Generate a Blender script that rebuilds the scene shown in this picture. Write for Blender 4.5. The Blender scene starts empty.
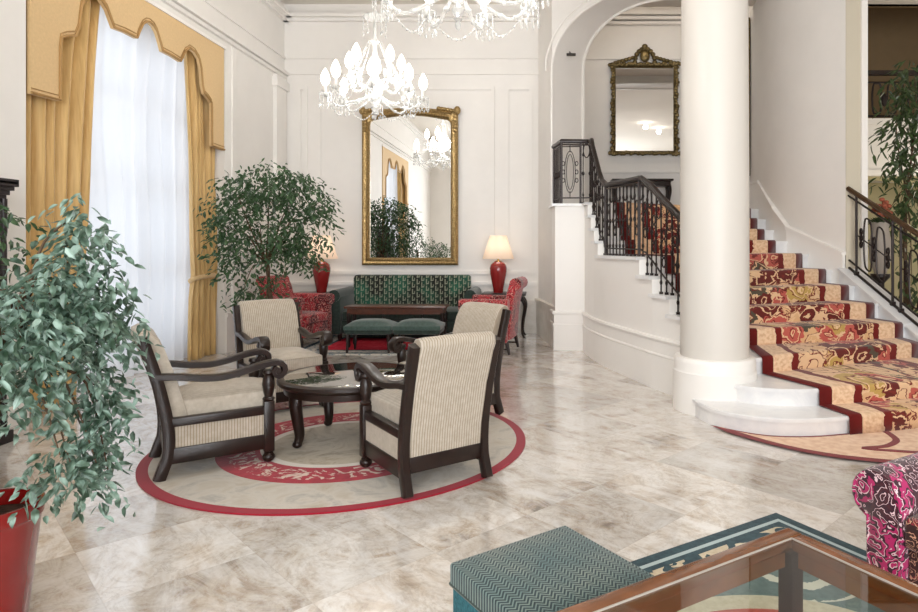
import bpy, bmesh, math, random
from mathutils import Vector, Matrix
PI = math.pi
SC = bpy.context.scene
COL = SC.collection
F, CX, CY, H = 640.0, 544.0, 245.0, 1.5

def WP(px, py, Y):
    return Vector(((px-CX)*Y/F, Y, H-(py-CY)*Y/F))
def FP(px, py):
    Y = F*H/(py-CY)
    return ((px-CX)*Y/F, Y)

# ------------------------------------------------------------------ nodes
def lin(c):
    return tuple(((v/255.0)/12.92 if v/255.0 <= 0.04045 else ((v/255.0+0.055)/1.055)**2.4) for v in c[:3]) + (1.0,)

class G:
    def __init__(s, name):
        s.m = bpy.data.materials.new(name); s.m.use_nodes = True
        s.nt = s.m.node_tree; s.nt.nodes.clear()
        s.out = s.nt.nodes.new('ShaderNodeOutputMaterial')
    def n(s, t): return s.nt.nodes.new(t)
    def put(s, sock, v):
        if hasattr(v, 'is_output') or isinstance(v, bpy.types.NodeSocket): s.nt.links.new(v, sock)
        else:
            try: sock.default_value = v
            except Exception: sock.default_value = (v, v, v)
    def coord(s, k='Object'): return s.n('ShaderNodeTexCoord').outputs[k]
    def uv(s): return s.n('ShaderNodeTexCoord').outputs['UV']
    def math(s, op, a, b=0.0, c=0.0):
        n = s.n('ShaderNodeMath'); n.operation = op
        s.put(n.inputs[0], a); s.put(n.inputs[1], b); s.put(n.inputs[2], c)
        return n.outputs[0]
    def sep(s, v):
        n = s.n('ShaderNodeSeparateXYZ'); s.put(n.inputs[0], v); return n.outputs
    def comb(s, x=0.0, y=0.0, z=0.0):
        n = s.n('ShaderNodeCombineXYZ'); s.put(n.inputs[0], x); s.put(n.inputs[1], y); s.put(n.inputs[2], z); return n.outputs[0]
    def mapping(s, v, scale=(1,1,1), rot=(0,0,0), loc=(0,0,0)):
        n = s.n('ShaderNodeMapping'); s.put(n.inputs[0], v); n.inputs['Scale'].default_value = scale
        n.inputs['Rotation'].default_value = rot; n.inputs['Location'].default_value = loc; return n.outputs[0]
    def noise(s, v, scale=5, detail=3, rough=0.5, dist=0.0):
        n = s.n('ShaderNodeTexNoise'); s.put(n.inputs['Vector'], v); n.inputs['Scale'].default_value = scale
        n.inputs['Detail'].default_value = detail; n.inputs['Roughness'].default_value = rough
        n.inputs['Distortion'].default_value = dist
        return n.outputs['Fac'], n.outputs['Color']
    def vor(s, v, scale=5, feature='F1', rnd=1.0):
        n = s.n('ShaderNodeTexVoronoi'); n.feature = feature; s.put(n.inputs['Vector'], v)
        n.inputs['Scale'].default_value = scale; n.inputs['Randomness'].default_value = rnd
        return n.outputs['Distance'], (n.outputs['Color'] if 'Color' in n.outputs else None)
    def wave(s, v, scale=5, dist=0, dscale=1, detail=2, dirn='X', kind='BANDS'):
        n = s.n('ShaderNodeTexWave'); n.wave_type = kind; s.put(n.inputs['Vector'], v)
        if kind == 'BANDS': n.bands_direction = dirn
        n.inputs['Scale'].default_value = scale; n.inputs['Distortion'].default_value = dist
        n.inputs['Detail'].default_value = detail; n.inputs['Detail Scale'].default_value = dscale
        return n.outputs['Fac']
    def white(s, v):
        n = s.n('ShaderNodeTexWhiteNoise'); n.noise_dimensions = '3D'; s.put(n.inputs['Vector'], v); return n.outputs['Value'], n.outputs['Color']
    def ramp(s, f, stops, interp='LINEAR'):
        n = s.n('ShaderNodeValToRGB'); s.put(n.inputs[0], f); cr = n.color_ramp; cr.interpolation = interp
        while len(cr.elements) < len(stops): cr.elements.new(0.5)
        for e, (p, c) in zip(cr.elements, stops): e.position = p; e.color = lin(c)
        return n.outputs[0]
    def mix(s, f, a, b, mode='MIX'):
        n = s.n('ShaderNodeMix'); n.data_type = 'RGBA'; n.blend_type = mode
        s.put(n.inputs[0], f); s.put(n.inputs[6], lin(a) if isinstance(a, tuple) else a); s.put(n.inputs[7], lin(b) if isinstance(b, tuple) else b)
        return n.outputs[2]
    def step(s, a, t): return s.math('GREATER_THAN', a, t)
    def band(s, a, lo, hi): return s.math('MULTIPLY', s.math('GREATER_THAN', a, lo), s.math('LESS_THAN', a, hi))
    def bump(s, h, strength=0.3, dist=0.01):
        n = s.n('ShaderNodeBump'); s.put(n.inputs['Height'], h); n.inputs['Strength'].default_value = strength; n.inputs['Distance'].default_value = dist
        return n.outputs[0]
    def bsdf(s, color, rough=0.5, metal=0.0, spec=0.5, normal=None, sheen=0.0, coat=0.0, sub=0.0, alpha=None, emit=None, estr=0.0):
        n = s.n('ShaderNodeBsdfPrincipled')
        s.put(n.inputs['Base Color'], lin(color) if isinstance(color, tuple) else color)
        s.put(n.inputs['Roughness'], rough); n.inputs['Metallic'].default_value = metal
        n.inputs['Specular IOR Level'].default_value = spec
        n.inputs['Sheen Weight'].default_value = sheen; n.inputs['Coat Weight'].default_value = coat
        n.inputs['Coat Roughness'].default_value = 0.08
        if normal is not None: s.put(n.inputs['Normal'], normal)
        if emit is not None:
            n.inputs['Emission Color'].default_value = lin(emit); n.inputs['Emission Strength'].default_value = estr
        return n.outputs[0]
    def end(s, sh): s.nt.links.new(sh, s.out.inputs[0]); return s.m
    def mixsh(s, f, a, b):
        n = s.n('ShaderNodeMixShader'); s.put(n.inputs[0], f); s.nt.links.new(a, n.inputs[1]); s.nt.links.new(b, n.inputs[2]); return n.outputs[0]

def plain(name, c, rough=0.5, metal=0.0, spec=0.5, coat=0.0, sheen=0.0, var=0.0, vscale=6.0):
    g = G(name)
    if var > 0:
        f, _ = g.noise(g.coord(), vscale, 4, 0.6)
        d = tuple(max(0, v*(1-var)) for v in c); l = tuple(min(255, v*(1+var*0.6)) for v in c)
        col = g.ramp(f, [(0.3, d), (0.7, l)])
    else: col = c
    return g.end(g.bsdf(col, rough, metal, spec, coat=coat, sheen=sheen))

M = {}
M['column'] = plain('cream_column_paint', (213, 208, 201), 0.4, spec=0.4)
M['jamb_shade'] = plain('shaded_jamb_tan', (204, 196, 178), 0.6, spec=0.3)  # shade on the wall end, put into the colour as tan
M['wall'] = plain('cream_wall_paint', (237, 234, 230), 0.6, spec=0.3, var=0.012, vscale=2.0)
M['white'] = plain('white_gloss_paint', (243, 240, 236), 0.35, spec=0.4)
M['ceil'] = plain('ceiling_paint', (232, 226, 217), 0.8, spec=0.2)
M['tan_wall'] = plain('taupe_gallery_wall', (139, 116, 86), 0.7, spec=0.2, var=0.02)
M['olive_wall'] = plain('pale_olive_wall', (196, 186, 148), 0.7, spec=0.2, var=0.02)
M['darkwood'] = plain('dark_mahogany', (34, 20, 15), 0.34, spec=0.42, coat=0.08, var=0.25, vscale=14)
M['blackwood'] = plain('black_carved_wood', (36, 27, 29), 0.4, spec=0.5, var=0.3, vscale=20)
M['redwood'] = plain('red_mahogany', (86, 44, 27), 0.3, spec=0.5, coat=0.3, var=0.2, vscale=12)
M['tablewood'] = plain('walnut_table_rim', (122, 72, 36), 0.25, spec=0.5, coat=0.4, var=0.18, vscale=9)
M['iron'] = plain('dark_wrought_iron', (40, 32, 30), 0.38, metal=0.55, spec=0.5)
M['bronze'] = plain('bronze_handrail', (84, 62, 42), 0.3, metal=0.6, spec=0.5)
M['brass'] = plain('polished_brass', (190, 150, 90), 0.25, metal=1.0)
M['soil'] = plain('potting_soil', (62, 46, 38), 0.95, spec=0.1, var=0.5, vscale=60)
M['redpot'] = plain('glazed_red_pot', (124, 17, 14), 0.2, spec=0.5, coat=0.5, var=0.08)
M['redvase'] = plain('glazed_red_vase', (140, 32, 32), 0.2, spec=0.5, coat=0.5)
M['bark'] = plain('grey_brown_bark', (94, 76, 60), 0.85, spec=0.2, var=0.3, vscale=30)
M['goldcord'] = plain('old_gold_cord', (176, 140, 92), 0.7, spec=0.2)
M['spotmetal'] = plain('black_spotlight', (60, 56, 52), 0.4, metal=0.3)
M['pale_stone'] = plain('pale_stone_vase', (170, 160, 150), 0.5)
M['blossom'] = plain('coral_blossom', (158, 84, 60), 0.7, var=0.2, vscale=40)

def _leaf(name, dark, light, tr=0.25):
    g = G(name)
    f, _ = g.noise(g.coord(), 9, 2, 0.5)
    f2, _c = g.noise(g.coord(), 26, 1, 0.5)
    col = g.ramp(g.math('ADD', g.math('MULTIPLY', f, 0.45), g.math('MULTIPLY', f2, 0.55)), [(0.40, dark), (0.5, tuple((a+b)/2 for a, b in zip(dark, light))), (0.61, light)])
    p = g.bsdf(col, 0.33, spec=0.55)
    t = g.n('ShaderNodeBsdfTranslucent'); g.put(t.inputs[0], g.mix(0.5, light, col))
    return g.end(g.mixsh(tr, p, t.outputs[0]))
M['leaf_a'] = _leaf('pale_ficus_leaf', (36, 62, 42), (164, 190, 178))
M['leaf_b'] = _leaf('ficus_leaf', (36, 62, 34), (84, 116, 78))
M['leaf_c'] = _leaf('dark_gallery_leaf', (42, 58, 30), (82, 104, 62))

def _gold(name, a, b, rough=0.38, metal=0.75, sc=40):
    g = G(name)
    f, _ = g.noise(g.coord(), sc, 4, 0.7)
    v, _c = g.vor(g.coord(), sc*0.6)
    col = g.ramp(f, [(0.3, a), (0.65, b)])
    return g.end(g.bsdf(col, rough, metal, normal=g.bump(v, 0.6, 0.01)))
M['gold'] = _gold('aged_gold_leaf', (122, 98, 58), (188, 160, 110))
M['darkgold'] = _gold('tarnished_gilt', (62, 54, 36), (134, 116, 76), sc=30)

g = G('mirror_glass'); n = g.n('ShaderNodeBsdfGlossy'); n.inputs[0].default_value = (0.93, 0.93, 0.92, 1); n.inputs['Roughness'].default_value = 0.0
M['mirror'] = g.end(n.outputs[0])

def _glass(name, tint, base=0.06, rough=0.02, dark=None):
    g = G(name)
    t = g.n('ShaderNodeBsdfTransparent'); t.inputs[0].default_value = lin(tint)
    gl = g.n('ShaderNodeBsdfGlossy'); gl.inputs['Roughness'].default_value = rough
    fr = g.n('ShaderNodeLayerWeight'); fr.inputs[0].default_value = 0.5
    f = g.math('MULTIPLY_ADD', g.math('POWER', fr.outputs['Facing'], 4.0), 0.9, base+0.04)
    return g.end(g.mixsh(f, t.outputs[0], gl.outputs[0]))
M['pane'] = _glass('window_glass', (250, 252, 252), 0.0)
M['tableglass'] = _glass('clear_table_glass', (226, 236, 232), 0.05)
def _crystal():
    g = G('cut_crystal')
    t = g.n('ShaderNodeBsdfTransparent'); t.inputs[0].default_value = (0.97, 0.98, 0.98, 1)
    gl = g.n('ShaderNodeBsdfGlossy'); gl.inputs['Roughness'].default_value = 0.05
    d = g.n('ShaderNodeBsdfTranslucent'); d.inputs[0].default_value = (0.95, 0.95, 0.94, 1)
    dd = g.n('ShaderNodeBsdfDiffuse'); dd.inputs[0].default_value = (0.95, 0.95, 0.94, 1)
    s1 = g.mixsh(0.5, d.outputs[0], dd.outputs[0])
    lw = g.n('ShaderNodeLayerWeight'); lw.inputs[0].default_value = 0.45
    s2 = g.mixsh(0.42, t.outputs[0], s1)
    return g.end(g.mixsh(g.math('MULTIPLY', lw.outputs['Facing'], 0.5), s2, gl.outputs[0]))
M['crystal'] = _crystal()
def emis(name, c, s):
    g = G(name); n = g.n('ShaderNodeEmission'); n.inputs[0].default_value = lin(c); n.inputs[1].default_value = s
    return g.end(n.outputs[0])
M['bulb'] = emis('lit_candle_bulb', (255, 246, 232), 7.0)
M['downlight'] = emis('lit_downlight', (255, 240, 215), 12.0)
def _shade():
    g = G('glowing_lamp_shade')
    d = g.n('ShaderNodeBsdfTranslucent'); d.inputs[0].default_value = lin((252, 234, 214))
    dd = g.n('ShaderNodeBsdfDiffuse'); dd.inputs[0].default_value = lin((248, 232, 214))
    return g.end(g.mixsh(0.5, d.outputs[0], dd.outputs[0]))
M['shade'] = _shade()

# marble floor: diamond tiles, each tile its own slab
def _marble():
    g = G('polished_marble_tiles')
    v = g.mapping(g.coord(), (1,1,1), (0,0,PI/4), (0.1, 0.03, 0))
    v = g.mapping(v, (1/0.62, 1/0.62, 1))
    x, y, z = g.sep(v)
    ix, iy = g.math('FLOOR', x), g.math('FLOOR', y)
    fx, fy = g.math('FRACT', x), g.math('FRACT', y)
    cell = g.comb(ix, iy, 0.0)
    r, rc = g.white(cell)
    off = g.comb(g.math('MULTIPLY', r, 37.0), g.math('MULTIPLY', g.math('FRACT', g.math('MULTIPLY', r, 17.3)), 53.0), 0.0)
    a = g.n('ShaderNodeVectorMath'); a.operation = 'ADD'; g.put(a.inputs[0], v); g.put(a.inputs[1], off)
    pv = a.outputs[0]
    n1, _ = g.noise(pv, 1.0, 9, 0.70, 1.2)
    n2, _ = g.noise(pv, 2.6, 8, 0.68, 2.2)
    n3, _ = g.noise(g.mapping(pv, (1, 2.4, 1), (0, 0, 0.5)), 1.7, 8, 0.72, 1.0)
    base = g.ramp(n1, [(0.32, (138, 128, 120)), (0.43, (194, 180, 165)), (0.55, (224, 219, 213)), (0.70, (184, 164, 142))])
    vein = g.math('ABSOLUTE', g.math('SUBTRACT', n2, 0.5))
    vm = g.ramp(vein, [(0.0, (170, 170, 170)), (0.05, (0, 0, 0))])
    c2 = g.mix(g.math('MULTIPLY', vm, 0.75), base, (128, 110, 92))
    patch = g.ramp(n3, [(0.42, (0, 0, 0)), (0.66, (255, 255, 255))])
    c3 = g.mix(g.math('MULTIPLY', patch, 0.8), c2, (238, 237, 236))
    tone = g.math('MULTIPLY_ADD', r, 0.32, 0.80)
    hv = g.n('ShaderNodeHueSaturation'); g.put(hv.inputs['Value'], tone); g.put(hv.inputs['Color'], c3)
    ex = g.math('MINIMUM', fx, g.math('SUBTRACT', 1.0, fx)); ey = g.math('MINIMUM', fy, g.math('SUBTRACT', 1.0, fy))
    grout = g.math('LESS_THAN', g.math('MINIMUM', ex, ey), 0.004)
    col = g.mix(g.math('MULTIPLY', grout, 0.2), hv.outputs[0], (150, 138, 124))
    return g.end(g.bsdf(col, 0.15, spec=0.6, coat=0.55))
M['marble'] = _marble()
def _stone(name, a, b, rough=0.3):
    g = G(name); f, _ = g.noise(g.coord(), 3.5, 7, 0.65, 1.0)
    return g.end(g.bsdf(g.ramp(f, [(0.35, a), (0.65, b)]), rough))
M['step_marble'] = _stone('white_step_marble', (228, 228, 230), (242, 241, 240), 0.28)
M['plinth_stone'] = _stone('beige_plinth_marble', (220, 213, 203), (236, 231, 224), 0.3)

def _stripe(name, axis, freq=58.0, k=1.0):
    g = G(name); s = g.sep(g.coord()); a = s[axis]
    w = g.math('FRACT', g.math('MULTIPLY', a, freq))
    t = g.band(w, 0.0, 0.42)
    thin = g.band(w, 0.62, 0.74)
    n, _ = g.noise(g.coord(), 25, 3, 0.6)
    base = g.ramp(n, [(0.3, (182, 172, 157)), (0.7, (203, 194, 181))])
    c = g.mix(g.math('MULTIPLY', t, 0.72*k), base, (142, 126, 106))
    c = g.mix(g.math('MULTIPLY', thin, 0.5*k), c, (160, 142, 116))
    return g.end(g.bsdf(c, 0.85, spec=0.15, sheen=0.25, normal=g.bump(w, 0.25, 0.004)))
M['stripe_x'] = _stripe('cream_striped_corduroy', 0)
M['stripe_y'] = _stripe('cream_striped_corduroy_side', 1)
M['cushion'] = _stripe('cream_striped_cushion', 0, 60.0, 0.45)

def _gilt_curtain():
    g = G('gold_curtain_silk'); s = g.sep(g.coord())
    n, _ = g.noise(g.mapping(g.coord(), (6, 14, 0.5)), 3, 3, 0.6)
    c = g.ramp(n, [(0.3, (192, 154, 94)), (0.7, (220, 186, 126))])
    return g.end(g.bsdf(c, 0.5, spec=0.3, sheen=0.3))
M['curtain'] = _gilt_curtain()
M['pelmet'] = plain('gold_pelmet_cloth', (219, 187, 138), 0.65, spec=0.25, sheen=0.2, var=0.03, vscale=40)
def _sheer():
    g = G('white_sheer_voile')
    t = g.n('ShaderNodeBsdfTransparent'); t.inputs[0].default_value = (1, 1, 1, 1)
    tr = g.n('ShaderNodeBsdfTranslucent'); tr.inputs[0].default_value = lin((247, 249, 254))
    d = g.n('ShaderNodeBsdfDiffuse'); d.inputs[0].default_value = lin((245, 248, 254))
    s = g.mixsh(0.35, tr.outputs[0], d.outputs[0])
    return g.end(g.mixsh(0.88, t.outputs[0], s))
M['sheer'] = _sheer()

def _chevron():
    g = G('teal_chevron_weave'); x, y, z = g.sep(g.coord())
    zig = g.math('ABSOLUTE', g.math('SUBTRACT', g.math('FRACT', g.math('MULTIPLY', x, 26.0)), 0.5))
    t = g.math('FRACT', g.math('ADD', g.math('MULTIPLY', y, 62.0), g.math('MULTIPLY', zig, 2.6)))
    n, _ = g.noise(g.coord(), 60, 2, 0.6)
    n2, _ = g.noise(g.coord(), 6, 2, 0.6)
    a = g.ramp(n, [(0.3, (30, 46, 52)), (0.7, (48, 68, 72))])
    b = g.ramp(n2, [(0.3, (96, 124, 124)), (0.7, (140, 152, 142))])
    c = g.mix(g.math('MULTIPLY', g.step(t, 0.56), 0.9), a, b)
    return g.end(g.bsdf(c, 0.85, spec=0.15, sheen=0.2, normal=g.bump(t, 0.25, 0.003)))
M['chevron'] = _chevron()
M['teal'] = plain('plain_teal_weave', (60, 108, 118), 0.85, spec=0.15, var=0.22, vscale=90)

def _swirl(name, ground, motif_a, motif_b, light, sc=11.0, seed=0.0):
    g = G(name); v = g.mapping(g.coord(), (1, 1, 1), (0.3, 0.2, 0.1), (seed, seed*0.7, 0))
    n0, nc = g.noise(v, sc*0.55, 3, 0.5)
    a = g.n('ShaderNodeVectorMath'); a.operation = 'MULTIPLY_ADD'; g.put(a.inputs[0], nc); a.inputs[1].default_value = (0.16,)*3; g.put(a.inputs[2], v)
    d, c = g.vor(a.outputs[0], sc)
    rings = g.math('FRACT', g.math('MULTIPLY', d, 3.1))
    sel = g.sep(c)[0]
    big, _ = g.noise(v, sc*0.3, 2, 0.5)
    mot = g.mix(g.step(big, 0.52), motif_a, motif_b)
    col = g.mix(g.band(rings, 0.15, 0.62), ground, mot)
    col = g.mix(g.band(rings, 0.64, 0.80), col, light)
    return g.end(g.bsdf(col, 0.8, spec=0.2, sheen=0.3))
M['damask'] = _swirl('magenta_damask', (52, 20, 34), (164, 32, 92), (66, 26, 34), (218, 190, 194), 18.0)
M['damask_seat'] = _swirl('red_black_damask', (58, 24, 20), (132, 36, 48), (48, 22, 18), (206, 160, 130), 22.0, 3.0)
M['redfloral'] = _swirl('red_floral_cloth', (122, 30, 36), (176, 52, 60), (74, 28, 34), (208, 150, 138), 12.0, 7.0)

def _sofa():
    g = G('green_motif_cloth'); x, y, z = g.sep(g.coord())
    u = g.math('FRACT', g.math('MULTIPLY', x, 13.0)); w = g.math('FRACT', g.math('ADD', g.math('MULTIPLY', z, 9.2), g.math('MULTIPLY', g.math('FLOOR', g.math('MULTIPLY', x, 13.0)), 0.5)))
    vert = g.math('MULTIPLY', g.band(u, 0.10, 0.32), g.step(w, 0.18))
    hook = g.math('MULTIPLY', g.band(u, 0.3, 0.72), g.band(w, 0.25, 0.4))
    hook2 = g.math('MULTIPLY', g.band(u, 0.6, 0.74), g.band(w, 0.4, 0.7))
    m = g.math('MAXIMUM', vert, g.math('MAXIMUM', hook, hook2))
    n, _ = g.noise(g.coord(), 2.6, 2, 0.5)
    base = g.ramp(n, [(0.42, (34, 38, 34)), (0.66, (44, 96, 76))])
    c = g.mix(g.math('MULTIPLY', m, 0.85), base, (150, 152, 132))
    return g.end(g.bsdf(c, 0.8, spec=0.2, sheen=0.2))
M['sofa'] = _sofa()
M['darkgreen'] = plain('dark_green_velvet', (44, 58, 52), 0.75, spec=0.25, sheen=0.3, var=0.2, vscale=30)
M['stoolgreen'] = plain('grey_green_velvet', (72, 92, 86), 0.8, spec=0.2, sheen=0.4, var=0.15, vscale=30)

def _roundrug():
    g = G('round_medallion_rug'); x, y, z = g.sep(g.coord())
    r = g.math('SQRT', g.math('ADD', g.math('MULTIPLY', x, x), g.math('MULTIPLY', y, y)))   # 1 = rim
    n, _ = g.noise(g.coord(), 4.5, 6, 0.65, 1.2)
    n2, _ = g.noise(g.coord(), 11, 4, 0.6, 2.0)
    n3, _ = g.noise(g.coord(), 30, 2, 0.6)
    field = g.ramp(n, [(0.3, (150, 146, 140)), (0.5, (196, 189, 178)), (0.7, (178, 166, 148))])
    cen = g.ramp(n, [(0.3, (160, 144, 122)), (0.5, (192, 180, 160)), (0.7, (136, 122, 104))])
    red = g.ramp(n3, [(0.3, (150, 22, 42)), (0.7, (178, 36, 54))])
    c = g.mix(g.math('LESS_THAN', r, 0.40), field, cen)
    floral = g.ramp(n2, [(0.52, (0, 0, 0)), (0.58, (255, 255, 255))])
    bandc = g.mix(floral, red, (214, 190, 176))
    sidew = g.math('LESS_THAN', g.math('ABSOLUTE', g.math('SUBTRACT', r, 0.535)), 0.07)
    bandc = g.mix(sidew, red, bandc)
    c = g.mix(g.band(r, 0.44, 0.655), c, bandc)
    c = g.mix(g.band(r, 0.395, 0.44), c, (220, 212, 202))
    c = g.mix(g.step(r, 0.948), c, (150, 22, 42))
    return g.end(g.bsdf(c, 0.9, spec=0.1, sheen=0.2))
M['roundrug'] = _roundrug()

def _runner():
    g = G('patterned_stair_carpet'); u, v, z = g.sep(g.uv())
    e = g.math('MINIMUM', u, g.math('SUBTRACT', 1.0, u))     # 0 edge .5 middle
    p = g.comb(g.math('MULTIPLY', u, 1.9), v, 0.0)
    n, nc = g.noise(p, 4.0, 3, 0.55, 1.5)
    a = g.n('ShaderNodeVectorMath'); a.operation = 'MULTIPLY_ADD'; g.put(a.inputs[0], nc); a.inputs[1].default_value = (0.25,)*3; g.put(a.inputs[2], p)
    d, vc = g.vor(a.outputs[0], 4.2)
    rnd = g.sep(vc)[0]
    big = g.ramp(rnd, [(0.0, (100, 38, 34)), (0.34, (214, 172, 130)), (0.48, (186, 92, 80)), (0.6, (222, 184, 146)), (0.76, (84, 76, 62)), (0.83, (214, 172, 128)), (0.94, (190, 156, 88))], 'CONSTANT')
    rings = g.math('FRACT', g.math('MULTIPLY', d, 3.0))
    pat = g.mix(g.band(rings, 0.45, 0.68), big, (224, 188, 148))
    pat = g.mix(g.band(rings, 0.76, 0.9), pat, (118, 44, 38))
    sp, _ = g.noise(p, 26, 2, 0.5)
    cream = g.ramp(sp, [(0.35, (212, 172, 138)), (0.6, (234, 202, 168))])
    c = g.mix(g.step(e, 0.185), cream, pat)
    wav = g.math('ADD', e, g.math('MULTIPLY', g.math('SUBTRACT', n, 0.5), 0.05))
    c = g.mix(g.band(wav, 0.165, 0.205), c, (112, 30, 26))
    c = g.mix(g.math('LESS_THAN', e, 0.058), c, (98, 26, 24))
    return g.end(g.bsdf(c, 0.9, spec=0.1, sheen=0.2))
M['runner'] = _runner()
def _apron():
    g = G('stair_foot_carpet'); 
    sp, _ = g.noise(g.coord(), 16, 3, 0.5)
    return g.end(g.bsdf(g.ramp(sp, [(0.35, (222, 182, 152)), (0.6, (238, 206, 178))]), 0.9, spec=0.1, sheen=0.2))
M['apron'] = _apron()
M['redborder'] = plain('dark_red_carpet_border', (126, 24, 28), 0.9, spec=0.1, sheen=0.2, var=0.1, vscale=40)

def _bluerug():
    g = G('navy_bordered_rug'); u, v, z = g.sep(g.coord())
    LU, LV = 2.5, 2.1
    e = g.math('MINIMUM', g.math('MINIMUM', u, g.math('SUBTRACT', LU, u)), g.math('MINIMUM', v, g.math('SUBTRACT', LV, v)))
    n, nc = g.noise(g.coord(), 5, 4, 0.6, 2.0)
    n3, _ = g.noise(g.coord(), 40, 2, 0.5)
    navy = g.ramp(n3, [(0.3, (34, 58, 68)), (0.7, (54, 82, 90))])
    cream = g.ramp(n3, [(0.3, (196, 182, 154)), (0.7, (214, 202, 178))])
    cu, cv = g.math('SUBTRACT', u, 1.25), g.math('SUBTRACT', v, 1.05)
    r = g.math('SQRT', g.math('ADD', g.math('MULTIPLY', cu, cu), g.math('MULTIPLY', g.math('MULTIPLY', cv, cv), 1.25)))
    # corner scroll medallions
    sc = []
    uu = g.math('MINIMUM', u, g.math('SUBTRACT', LU, u)); vv = g.math('MINIMUM', v, g.math('SUBTRACT', LV, v))
    du, dv = g.math('SUBTRACT', uu, 0.42), g.math('SUBTRACT', vv, 0.45)
    rr = g.math('SQRT', g.math('ADD', g.math('MULTIPLY', du, du), g.math('MULTIPLY', dv, dv)))
    th = g.math('ARCTAN2', dv, du)
    sp = g.math('FRACT', g.math('ADD', g.math('MULTIPLY', rr, 6.5), g.math('ADD', g.math('MULTIPLY', th, 1/(2*PI)), g.math('MULTIPLY', n, 0.5))))
    teal = g.ramp(n3, [(0.3, (70, 96, 98)), (0.7, (98, 122, 120))])
    swirl = g.math('MULTIPLY', g.band(sp, 0.25, 0.62), g.math('LESS_THAN', rr, 0.29))
    field = g.mix(g.step(r, 0.77), cream, teal)
    field = g.mix(swirl, field, (216, 212, 196))
    field = g.mix(g.math('LESS_THAN', r, 0.66), field, (190, 70, 54))
    n4, _ = g.noise(g.coord(), 5.5, 2, 0.5, 1.0)
    scroll = g.step(n4, 0.5)
    bord = g.mix(g.math('MULTIPLY', scroll, g.step(e, 0.12)), navy, cream)
    c = g.mix(g.step(e, 0.25), bord, field)
    c = g.mix(g.band(e, 0.06, 0.085), c, (176, 192, 194))
    return g.end(g.bsdf(c, 0.9, spec=0.1, sheen=0.2))
M['bluerug'] = _bluerug()
def _redrug():
    g = G('red_parlour_rug'); x, y, z = g.sep(g.coord())
    hx, hy = 1.46, 0.97
    e = g.math('MINIMUM', g.math('SUBTRACT', hx, g.math('ABSOLUTE', x)), g.math('SUBTRACT', hy, g.math('ABSOLUTE', y)))
    n, _ = g.noise(g.coord(), 9, 4, 0.6, 1.5)
    red = g.ramp(n, [(0.4, (186, 34, 56)), (0.65, (204, 66, 78))])
    cr = g.ramp(n, [(0.42, (128, 142, 150)), (0.5, (214, 210, 200)), (0.62, (206, 200, 192))])
    c = g.mix(g.math('LESS_THAN', e, 0.36), red, cr)
    c = g.mix(g.band(e, 0.32, 0.38), c, (70, 84, 96))
    c = g.mix(g.band(e, 0.07, 0.14), c, (84, 98, 110))
    return g.end(g.bsdf(c, 0.9, spec=0.1))
M['redrug'] = _redrug()
g = G('dark_glass_top'); 
_gl = g.n('ShaderNodeBsdfGlossy'); _gl.inputs['Roughness'].default_value = 0.03; _gl.inputs[0].default_value = (.9, .88, .85, 1)
M['darkglass'] = g.end(g.mixsh(0.42, g.bsdf((38, 32, 28), 0.04, spec=0.9), _gl.outputs[0]))

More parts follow.
